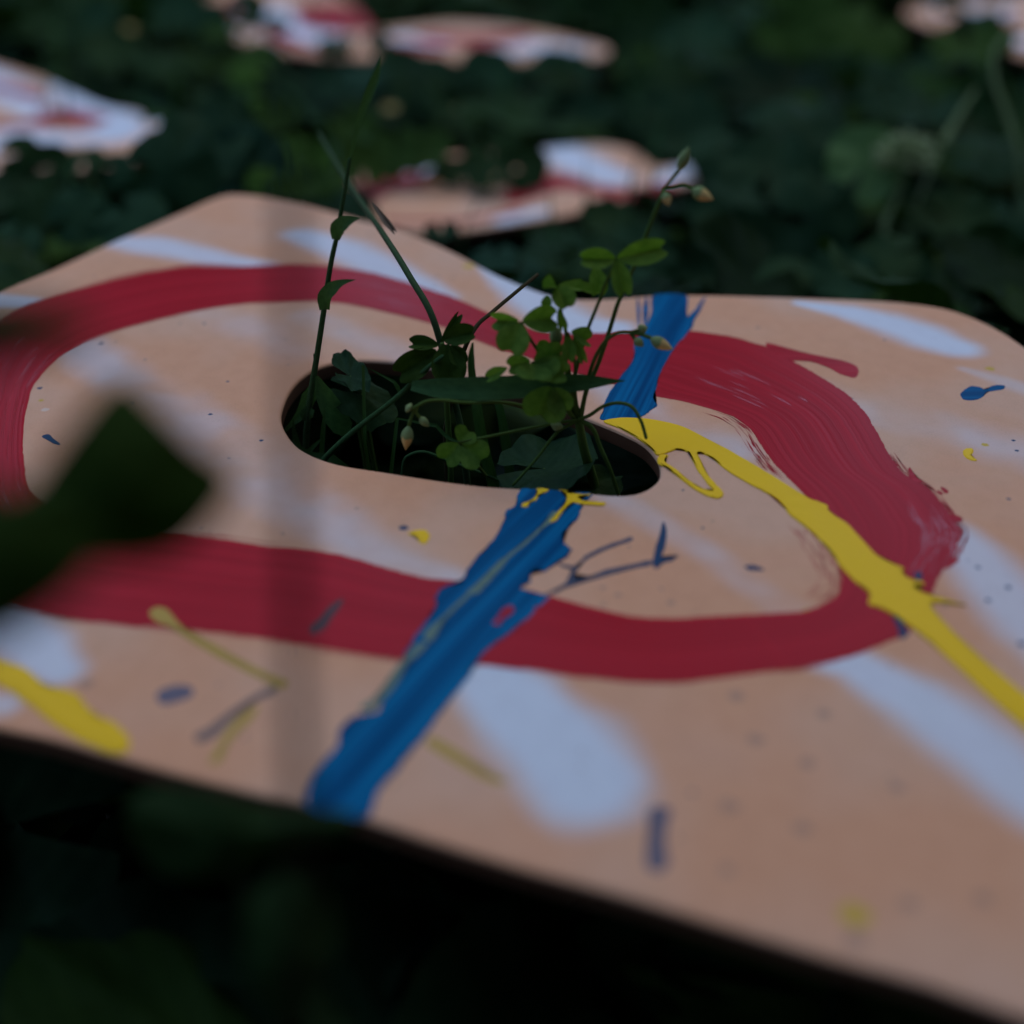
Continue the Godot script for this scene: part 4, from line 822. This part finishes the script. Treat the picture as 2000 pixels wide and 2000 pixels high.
func sorrel() -> void:
	var base := v3(OX_BASE)[0]
	var t := thing("wood_sorrel", "bright green clover-leaved plant with yellow-tipped buds rising from the slot", "plant", base)
	var g := Geo.new()
	tube(g, curve3(v3(OX_STEM, base), 6), 0.0009, 0.0019, 9)
	part("stem", g.mesh(), materials["stalk"], t)
	for k in OX_LEAVES.size():
		var d: Dictionary = OX_LEAVES[k]
		g = Geo.new()
		tube(g, curve3(v3(d.stalk, base), 5), 0.00045, 0.0007, 7)
		var o := part("leaf_stalk", g.mesh(), materials["stalk"], t)
		add_leaflets(d.leaflets, base, o, "sorrel")
	g = Geo.new()
	var low: Array = OX_LOW[0]
	tube(g, PackedVector3Array([Vector3(low[0], low[1], low[2]) * 0.001 - base, Vector3(low[0] + 8, low[1] - 14, low[2] - 4) * 0.001 - base]), 0.0005, 0.0006, 6)
	add_leaflets(OX_LOW, base, part("leaf_stalk", g.mesh(), materials["stalk"], t), "sorrel")
	for d: Dictionary in OX_STALKS:
		g = Geo.new()
		tube(g, curve3(v3(d.path, base), 6), d.r * 0.001, d.r * 0.0008, 8)
		for q: Array in d.buds:
			tube(g, curve3(v3(q, base), 4), 0.0005, 0.0006, 6)
		var o := part("flower_stalk", g.mesh(), materials["stalk"], t)
		for q: Array in d.shape:
			part("bud", bud_mesh(Vector3(q[0], q[1], q[2]) * 0.001 - base, Vector3(q[3], q[4], q[5]) * 0.001 - base, q[6] * 0.001, q[7] == 1), null, o)


func grass(d: Dictionary, label: String, m: String, r0: float, r1: float) -> void:
	var base := v3(d.base)[0]
	var t := thing("grass_plant", label, "grass plant", base)
	if d.culm.size() > 0:
		var g := Geo.new()
		tube(g, curve3(v3(d.culm, base), 6), r0, r1, 8)
		part("culm", g.mesh(), materials[m], t)
	for q: Dictionary in d.blades:
		var g := Geo.new()
		blade(g, v3(q.p, base), q.w, Vector3(0.15, 0.5, 0.85))
		part("blade", g.mesh(), materials[m], t)


func slot_plants() -> void:
	sorrel()
	grass(GRASS1, "tall thin grass stalk with two small clasping leaves at the left end of the slot", "grass_mid", 0.0012, 0.0006)
	grass(GRASS2, "grass stem slanting across the slot with a wide dark blade pointing right", "grass", 0.0011, 0.0007)
	grass(GRASS3, "long grass stalk leaning back to the left, its end out of focus", "grass_pale", 0.0012, 0.0009)
	var sheath := v3(SHEATH, v3(GRASS3.base)[0])
	part("dry_sheath", leaflet(sheath[0], sheath[1], 0.0035, 50, 20).mesh(), materials["dry"], get_node("grass_plant_002"))
	grass(GRASS4, "thin dark stalk leaning to the upper right from the middle of the slot", "stalk_red", 0.0008, 0.0006)
	grass(GRASS5, "narrow upright grass blade crossing in front of the wide dark blade", "grass", 0.001, 0.001)
	grass(GRASS7, "tuft of narrow grass blades at the left end of the slot", "grass", 0.001, 0.001)
	grass(GRASS8, "thin bent dark stem low along the front of the slot", "grass", 0.0007, 0.0005)
	grass(GRASS6, "short faint grass blade deep in the middle of the slot", "grass", 0.001, 0.001)
	var base := v3(CENTRE_BASE)[0]
	var t := thing("lobed_weed", "crumpled dark lobed leaf cluster in the middle of the slot", "plant", base)
	var g := Geo.new()
	tube(g, curve3(v3(CENTRE_STEM, base), 5), 0.0012, 0.0008, 7)
	part("stem", g.mesh(), materials["stalk"], t)
	add_leaflets(CENTRE_LEAF, base, t, "mallow_green", "leaf")
	var spots := ["scalloped blue-green leaf low in the right part of the slot", "dark leaf under the scalloped one at the slot's right front rim", "small pale-edged leaf at the slot's upper left rim", "drooping dark leaf in the left part of the slot", "dark leaf low at the front of the slot's middle", "deep dark leaf at the slot's left front"]
	for k in 4:
		var q := v3(MALLOW[k])
		var foot := Vector3(q[0].x + 0.004, 0.0, q[0].z - 0.012)
		t = thing("mallow_plant", spots[k], "plant", foot)
		var b := Basis(q[1] - q[0], Vector3.UP, q[2] - q[0])
		b.y = b.z.cross(b.x).normalized() * (b.x.length() + b.z.length()) * 0.5
		if b.y.y < 0.0:
			b.y = -b.y
		var o := part("leaf", leaf_shapes[k % leaf_shapes.size()], materials[["mallow_blue", "mallow", "mallow_blue", "mallow", "mallow", "mallow"][k]], t)
		o.transform = Transform3D(b, q[0] - foot)
		g = Geo.new()
		tube(g, curve3(PackedVector3Array([Vector3.ZERO, Vector3(0.0, (q[0].y) * 0.6, 0.002), q[0] - foot - b.y.normalized() * 0.0003]), 5), 0.001, 0.0008, 6)
		part("stalk", g.mesh(), materials["stalk"], t)


# ---------------------------------------------------------------- plants around

var leaf_shapes := []


func near_plants() -> void:
	var names := ["dark angular leaf blurred close to the lens over the board's left part", "black-green leaf blurred at the left picture edge below the angular one", "faint dark leaf tip blurred over the red ring's upper left", "dark leaf blurred under the blue stroke at the board's front edge", "dim leaf at the bottom, below the leaf at the board's front edge"]
	for k in NEAR_LEAVES.size():
		var p := v3(NEAR_LEAVES[k])
		var mid := Vector3.ZERO
		for q in p:
			mid += q / p.size()
		var foot := Vector3(mid.x - (0.075 if k < 3 else 0.0), 0.0, mid.z - 0.01)
		var t := thing("garden_weed", names[k], "plant", foot)
		var ring := PackedVector3Array()
		for i in p.size():
			for j in 4:
				ring.append(p[i].cubic_interpolate(p[(i + 1) % p.size()], p[(i + p.size() - 1) % p.size()], p[(i + 2) % p.size()], j / 4.0))
		var face := (p[0] - mid).cross(p[3] - mid).normalized()
		var g := Geo.new()
		for f: float in [0.0, 0.35, 0.7, 1.0]:
			for i in ring.size():
				var at := mid.lerp(ring[i], f)
				g.vert(at - foot + face * 0.004 * (f * f + 0.3 * sin(i * 0.6) * f), Vector2(f, float(i) / ring.size()))
		var n := ring.size()
		for q in 3:
			for i in n:
				g.quad(q * n + i, (q + 1) * n + i, (q + 1) * n + (i + 1) % n, q * n + (i + 1) % n)
		part("leaf", g.mesh(), materials["mallow_green" if k < 3 else "mallow"], t)
		g = Geo.new()
		tube(g, curve3(PackedVector3Array([Vector3.ZERO, Vector3(0.004, mid.y * 0.7, 0.004), mid - foot - Vector3(0, 0.002, 0)]), 6), 0.0012, 0.0008, 7)
		part("stem", g.mesh(), materials["stalk_dim"], t)
	var s := v3(NEAR_STEM)
	var low := Vector3(s[-1].x, 0.0, s[-1].z + 0.02)
	var t2 := thing("grass_plant", "thin upright stalk blurred to a faint band close to the lens", "grass plant", low)
	var line := PackedVector3Array([Vector3.ZERO])
	for k in range(s.size() - 1, -1, -1):
		line.append(s[k] - low)
	var g2 := Geo.new()
	tube(g2, curve3(line, 5), 0.0012, 0.0011, 8)
	part("culm", g2.mesh(), materials["stalk_dark"], t2)


func ground() -> void:
	var g := Geo.new()
	var n := 60
	var bump := noise(3.0, 4, 4)
	for y in n + 1:
		for x in n + 1:
			var a := pow(absf(x - n * 0.5) / (n * 0.5), 3.0) * signf(x - n * 0.5) * 60.0
			var b := pow(absf(y - n * 0.5) / (n * 0.5), 3.0) * signf(y - n * 0.5) * 60.0
			g.vert(Vector3(a, bump.get_noise_2d(a, b) * 0.01 - 0.006, b), Vector2(a, b))
	for y in n:
		for x in n:
			var a := y * (n + 1) + x
			g.quad(a, a + 1, a + n + 2, a + n + 1)
	var o := part("ground", g.mesh(), materials["soil"], self)
	o.set_meta("kind", "structure")


func _ready() -> void:
	# camera
	var cam := Camera3D.new()
	add_child(cam)
	var lens := CameraAttributesPhysical.new()
	lens.frustum_focal_length = 33.6
	lens.frustum_focus_distance = FOCUS
	lens.exposure_aperture = 2.6
	cam.attributes = lens
	cam.fov = 39.31
	cam.near = 0.01
	cam.far = 200.0
	cam.position = Vector3(CAM[0], CAM[1], CAM[2])
	cam.rotation_degrees = Vector3(-30, 0, 0)
	cam.current = true
	# sky and sun
	var env := Environment.new()
	env.background_mode = Environment.BG_SKY
	var sky := Sky.new()
	var air := ProceduralSkyMaterial.new()
	air.sky_top_color = Color(0.66, 0.78, 0.97)
	air.sky_horizon_color = Color(0.56, 0.63, 0.74)
	air.ground_horizon_color = Color(0.1, 0.1, 0.1)
	air.ground_bottom_color = Color(0.05, 0.05, 0.05)
	air.sun_angle_max = 0.1
	sky.sky_material = air
	env.sky = sky
	env.background_energy_multiplier = 1.62
	env.tonemap_mode = Environment.TONE_MAPPER_LINEAR
	env.tonemap_exposure = 1.0
	env.sdfgi_enabled = true
	env.ssao_enabled = true
	env.ssil_enabled = true
	var world := WorldEnvironment.new()
	world.environment = env
	add_child(world)
	var sun := DirectionalLight3D.new()
	sun.light_energy = 0.15
	sun.light_angular_distance = 25.0
	sun.light_color = Color(1.0, 0.93, 0.85)
	sun.shadow_enabled = true
	sun.rotation_degrees = Vector3(-62, 145, 0)
	add_child(sun)

	make_materials()
	for k in 4:
		leaf_shapes.append(round_leaf(50 + k, 5 + k % 3, [0.12, -0.10, 0.2, -0.2][k]))
	ground()
	main_board()
	back_boards()
	slot_plants()
	near_plants()
	garden()


# a plant whose round leaves stand at the given places: [x, y, z, radius] in millimetres
func leafy(label: String, m: String, leaves: Array, s: int) -> void:
	rng.seed = s
	var mid := Vector3.ZERO
	for q: Array in leaves:
		mid += Vector3(q[0], 0, q[2]) * 0.001 / leaves.size()
	var t := thing("mallow_plant", label, "plant", mid)
	for k in leaves.size():
		var q: Array = leaves[k]
		var at := Vector3(q[0], q[1], q[2]) * 0.001 - mid
		var b := Basis(Vector3.UP, rng.randf() * TAU) * Basis(Vector3.RIGHT, rng.randf_range(-0.1, 0.5))
		b = Basis(Vector3.RIGHT, rng.randf_range(0.25, 0.75)) * b
		var tone: String = [m, m, m, m + "_light"][rng.randi() % 4]
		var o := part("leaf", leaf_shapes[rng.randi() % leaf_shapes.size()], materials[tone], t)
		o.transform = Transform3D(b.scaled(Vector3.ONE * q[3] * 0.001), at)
		var g := Geo.new()
		tube(g, curve3(PackedVector3Array([Vector3(at.x * 0.3, 0, at.z * 0.3), Vector3(at.x * 0.75, at.y * 0.6, at.z * 0.8), at - b.y.normalized() * 0.0006]), 5), 0.0016, 0.0010, 6)
		part("stalk", g.mesh(), materials["stalk_dim"], t)


func inside(p: Vector2, polys: Array) -> bool:
	for q: PackedVector2Array in polys:
		if Geometry2D.is_point_in_polygon(p, q):
			return true
	return false


func undergrowth() -> void:
	var main := curve2(v2(OUTLINE), 2)
	var big := []
	for q in Geometry2D.offset_polygon(main, 0.035):
		big.append(q)
	var low := []
	for key: String in BACK:
		var d: Dictionary = BACK[key]
		var o := v2(d.out)
		for k in o.size():
			o[k] += Vector2(d.at[0], d.at[1]) * 0.001
		for q in Geometry2D.offset_polygon(o, 0.03):
			low.append(q)
	rng.seed = 99
	var sets := [[], [], []]
	var tints := [[], [], []]
	for k in 5200:
		var z := -3.6 + 4.2 * pow(rng.randf(), 0.8)
		var half := 0.55 + (0.45 - z) * 0.55
		var x := rng.randf_range(-half, half)
		var here := Vector2(x, z)
		var roof := 0.13
		if inside(here, big):
			roof = 0.09
		elif inside(here, low):
			roof = 0.02
		elif z > 0.2:
			roof = 0.02
		elif z < -0.25:
			roof = 0.05 if rng.randf() < 0.75 else 0.08
		var y := rng.randf_range(0.005, roof)
		var r := rng.randf_range(0.018, 0.052) * (1.0 if roof > 0.04 else 0.5) * (1.0 if z > -1.2 else 1.4)
		var b := Basis(Vector3.UP, rng.randf() * TAU) * Basis(Vector3.RIGHT, rng.randfn(0.0, 0.45))
		var which := rng.randi() % 3
		sets[which].append(Transform3D(b * Basis.from_scale(Vector3(1.5, 1.0, 0.6) * r if which == 1 else Vector3.ONE * r), Vector3(x, y, z)))
		var v := rng.randf_range(0.55, 1.3)
		tints[which].append(Color(v, v, v))
	var root := Node3D.new()
	root.name = "ground_cover"
	add_child(root)
	root.set_meta("kind", "stuff")
	root.set_meta("label", "mass of small dark leaves covering the ground between the boards")
	root.set_meta("category", "ground cover")
	for k in 3:
		var mm := MultiMesh.new()
		mm.transform_format = MultiMesh.TRANSFORM_3D
		mm.use_colors = true
		mm.mesh = leaf_shapes[k]
		mm.instance_count = sets[k].size()
		for i in sets[k].size():
			mm.set_instance_transform(i, sets[k][i])
			mm.set_instance_color(i, tints[k][i])
		var o := MultiMeshInstance3D.new()
		o.name = "leaves"
		o.multimesh = mm
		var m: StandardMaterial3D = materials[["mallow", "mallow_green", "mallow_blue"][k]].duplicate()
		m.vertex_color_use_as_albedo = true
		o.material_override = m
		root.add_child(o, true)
		o.set_meta("kind", "stuff")


# thin blades standing between the leaves
func wild_grass() -> void:
	rng.seed = 77
	var g := Geo.new()
	blade(g, PackedVector3Array([Vector3.ZERO, Vector3(0.0, 0.4, 0.03), Vector3(0.02, 0.75, 0.14), Vector3(0.04, 1.0, 0.34)]), [28.0, 34.0, 24.0, 1.0], Vector3(0, 0.2, 1))
	var mm := MultiMesh.new()
	mm.transform_format = MultiMesh.TRANSFORM_3D
	mm.use_colors = true
	mm.mesh = g.mesh()
	mm.instance_count = 1100
	for k in mm.instance_count:
		var z := rng.randf_range(-2.6, -0.36)
		var half := 0.3 + (0.45 - z) * 0.42
		var b := Basis(Vector3.UP, rng.randf() * TAU) * Basis(Vector3.RIGHT, rng.randfn(0.0, 0.3))
		mm.set_instance_transform(k, Transform3D(b.scaled(Vector3.ONE * rng.randf_range(0.045, 0.11)), Vector3(rng.randf_range(-half, half), 0, z)))
		var v := rng.randf_range(0.5, 1.6)
		mm.set_instance_color(k, Color(v, v, v))
	var o := MultiMeshInstance3D.new()
	o.name = "wild_grass"
	o.multimesh = mm
	var m: StandardMaterial3D = materials["grass"].duplicate()
	m.vertex_color_use_as_albedo = true
	o.material_override = m
	add_child(o)
	o.set_meta("kind", "stuff")
	o.set_meta("label", "thin dark grass blades standing among the leaves behind the boards")
	o.set_meta("category", "grass")


# unseen shrubs added around the frame to keep the low sky off the boards
func added_shrub(label: String, at: Vector3, size: Vector3, s: int) -> void:
	rng.seed = s
	var t := thing("added_shrub", label, "added_shrub", at, "unseen shrubs added to block low sky")
	var g := Geo.new()
	tube(g, PackedVector3Array([Vector3.ZERO, Vector3(0.03, size.y * 0.3, 0), Vector3(0, size.y * 0.7, 0.05)]), 0.07, 0.02, 8)
	for k in 9:
		var a := rng.randf() * TAU
		var y := rng.randf_range(0.15, 0.6) * size.y
		tube(g, PackedVector3Array([Vector3(0.01, y, 0), Vector3(cos(a) * size.x * 0.4, y + size.y * 0.1, sin(a) * size.z * 0.4), Vector3(cos(a) * size.x * 0.8, y + size.y * 0.25, sin(a) * size.z * 0.8)]), 0.025, 0.006, 6)
	part("trunk", g.mesh(), materials["post"], t)
	var mm := MultiMesh.new()
	mm.transform_format = MultiMesh.TRANSFORM_3D
	mm.mesh = leaf_shapes[1]
	mm.instance_count = 2600
	for k in mm.instance_count:
		var d := Vector3(rng.randfn(), rng.randfn(), rng.randfn()).normalized() * pow(rng.randf(), 0.4)
		var p := Vector3(d.x * size.x, size.y * (0.52 + 0.5 * d.y), d.z * size.z)
		var b := Basis.from_euler(Vector3(rng.randfn(0, 0.7), rng.randf() * TAU, rng.randfn(0, 0.7)))
		mm.set_instance_transform(k, Transform3D(b.scaled(Vector3.ONE * rng.randf_range(0.05, 0.10)), p))
	var o := MultiMeshInstance3D.new()
	o.name = "crown"
	o.multimesh = mm
	o.material_override = materials["mallow"]
	t.add_child(o)
	o.set_meta("kind", "stuff")


func flower(p: Vector3, r: float, label: String, s: int) -> void:
	rng.seed = s
	var foot := Vector3(p.x + 0.01, 0, p.z)
	var t := thing("yellow_flower", label, "flower", foot)
	var g := Geo.new()
	tube(g, curve3(PackedVector3Array([Vector3.ZERO, Vector3(-0.003, p.y * 0.5, 0.004), p - foot]), 5), 0.0012, 0.0008, 6)
	part("stalk", g.mesh(), materials["stalk_dim"], t)
	for k in 5:
		var a := TAU * k / 5.0 + rng.randf() * 0.3
		var out := Vector3(cos(a), 0.5, sin(a)) * r
		part("petal", leaflet(p - foot, p - foot + out, r * 0.9, 20, rng.randf_range(-20, 20)).mesh(), materials["petal"], t)


func flower_head() -> void:
	var c := v3(HEAD.flower)[0]
	var r: float = HEAD.flower[3] * 0.001
	var stem := v3(HEAD.stem)
	var foot := Vector3(stem[-1].x, 0.0, stem[-1].z)
	var t := thing("clover_plant", "plant with a round pale leaf and a fuzzy pale green flower head at the right", "plant", foot)
	var line := PackedVector3Array([Vector3.ZERO])
	for k in range(stem.size() - 1, -1, -1):
		line.append(stem[k] - foot)
	line.append(c - foot)
	var g := Geo.new()
	tube(g, curve3(line, 5), 0.0022, 0.0016, 7)
	part("stalk", g.mesh(), materials["pale_green"], t)
	rng.seed = 31
	g = Geo.new()
	for k in 110:
		var d := Vector3(rng.randfn(), absf(rng.randfn()) + 0.2, rng.randfn()).normalized()
		tube(g, PackedVector3Array([c - foot + d * r * 0.3, c - foot + d * r * 0.7, c - foot + d * r * rng.randf_range(0.8, 1.05)]), 0.0006, 0.0011, 5)
	var o := part("flower_head", g.mesh(), materials["flower_green"], t)
	o.set_meta("kind", "stuff")
	var leaf := part("leaf", leaf_shapes[0], materials["mallow_pale"], t)
	leaf.transform = Transform3D((Basis(Vector3.RIGHT, 0.9) * Basis(Vector3.UP, 1.0)).scaled(Vector3.ONE * HEAD.leaf[3] * 0.001), v3(HEAD.leaf)[0] - foot)
	var spike := v3(SPIKE)
	foot = Vector3(spike[0].x - 0.02, 0, spike[0].z)
	t = thing("grass_plant", "pale blurred grass ear leaning right above the fuzzy flower head", "grass plant", foot)
	g = Geo.new()
	tube(g, curve3(PackedVector3Array([Vector3.ZERO, spike[0] - foot, spike[1] - foot]), 5), 0.0010, 0.0010, 6)
	part("culm", g.mesh(), materials["pale_green"], t)
	g = Geo.new()
	tube(g, curve3(PackedVector3Array([spike[0].lerp(spike[1], 0.6) - foot, spike[1] - foot, spike[2] - foot]), 5), 0.0038, 0.0012, 7)
	part("ear", g.mesh(), materials["pale_green"], t)
	var st := v3(RIGHT_STEM)
	foot = Vector3(st[0].x + 0.01, 0, st[0].z)
	t = thing("mallow_plant", "pale curved stalk hanging down at the right picture edge", "plant", foot)
	line = PackedVector3Array([Vector3.ZERO])
	for p in st:
		line.append(p - foot)
	g = Geo.new()
	tube(g, curve3(line, 6), 0.0020, 0.0015, 8)
	part("stalk", g.mesh(), materials["pale_green"], t)


func garden() -> void:
	materials["flower_green"] = plain(lin(0.34, 0.40, 0.20), 0.8, {"metallic_specular": 0.1})
	materials["pale_green"] = plain(lin(0.18, 0.23, 0.10), 0.7, {"metallic_specular": 0.1})
	materials["mallow_pale"] = leaf_material(Color(0.085, 0.165, 0.06), Color(0.12, 0.21, 0.075), 0.5, 9)
	materials["mallow_light"] = leaf_material(Color(0.017, 0.048, 0.023), Color(0.027, 0.066, 0.031), 0.6, 15)
	materials["mallow_blue_light"] = leaf_material(Color(0.018, 0.05, 0.029), Color(0.027, 0.066, 0.038), 0.6, 16)
	materials["mallow_green_light"] = leaf_material(Color(0.04, 0.09, 0.014), Color(0.055, 0.115, 0.02), 0.6, 17)
	var kinds := {"B": "mallow_blue", "M": "mallow", "G": "mallow_green"}
	for k in GARDEN.size():
		leafy(GARDEN[k][1], kinds[GARDEN[k][0]], GARDEN[k][2], 200 + k)
	flower_head()
	var names := ["small yellow flower blurred right of the grass tip", "small yellow flower between the grass tip and the board behind", "small yellow flower at the upper left", "tiny yellow flower just above the large board's back edge"]
	for k in 3:
		flower(v3(YELLOW_FLOWERS[k])[0], 0.006, names[k], 300 + k)
	undergrowth()
	wild_grass()
	var sides := [["behind the camera", Vector3(0.3, 0, 1.08), Vector3(1.1, 2.6, 0.75)], ["behind the camera on the left", Vector3(-1.5, 0, 1.1), Vector3(0.9, 2.2, 0.6)], ["behind the camera on the right", Vector3(1.7, 0, 0.8), Vector3(0.8, 2.4, 0.7)], ["left of the frame", Vector3(-3.0, 0, -0.8), Vector3(0.8, 2.6, 1.2)], ["right of the frame", Vector3(3.0, 0, -0.8), Vector3(0.8, 2.6, 1.2)], ["beyond the far boards at the far left", Vector3(-3.4, 0, -4.2), Vector3(0.9, 3.0, 0.8)], ["beyond the far boards left of the middle", Vector3(-1.35, 0, -4.8), Vector3(0.75, 3.3, 0.7)], ["beyond the far boards right of the middle", Vector3(0.55, 0, -4.9), Vector3(0.8, 3.2, 0.8)], ["beyond the far boards at the far right", Vector3(2.9, 0, -4.4), Vector3(1.0, 3.0, 0.8)]]
	for k in sides.size():
		added_shrub("tall unseen bush added outside the frame to block low sky, " + sides[k][0], sides[k][1], sides[k][2], 400 + k)
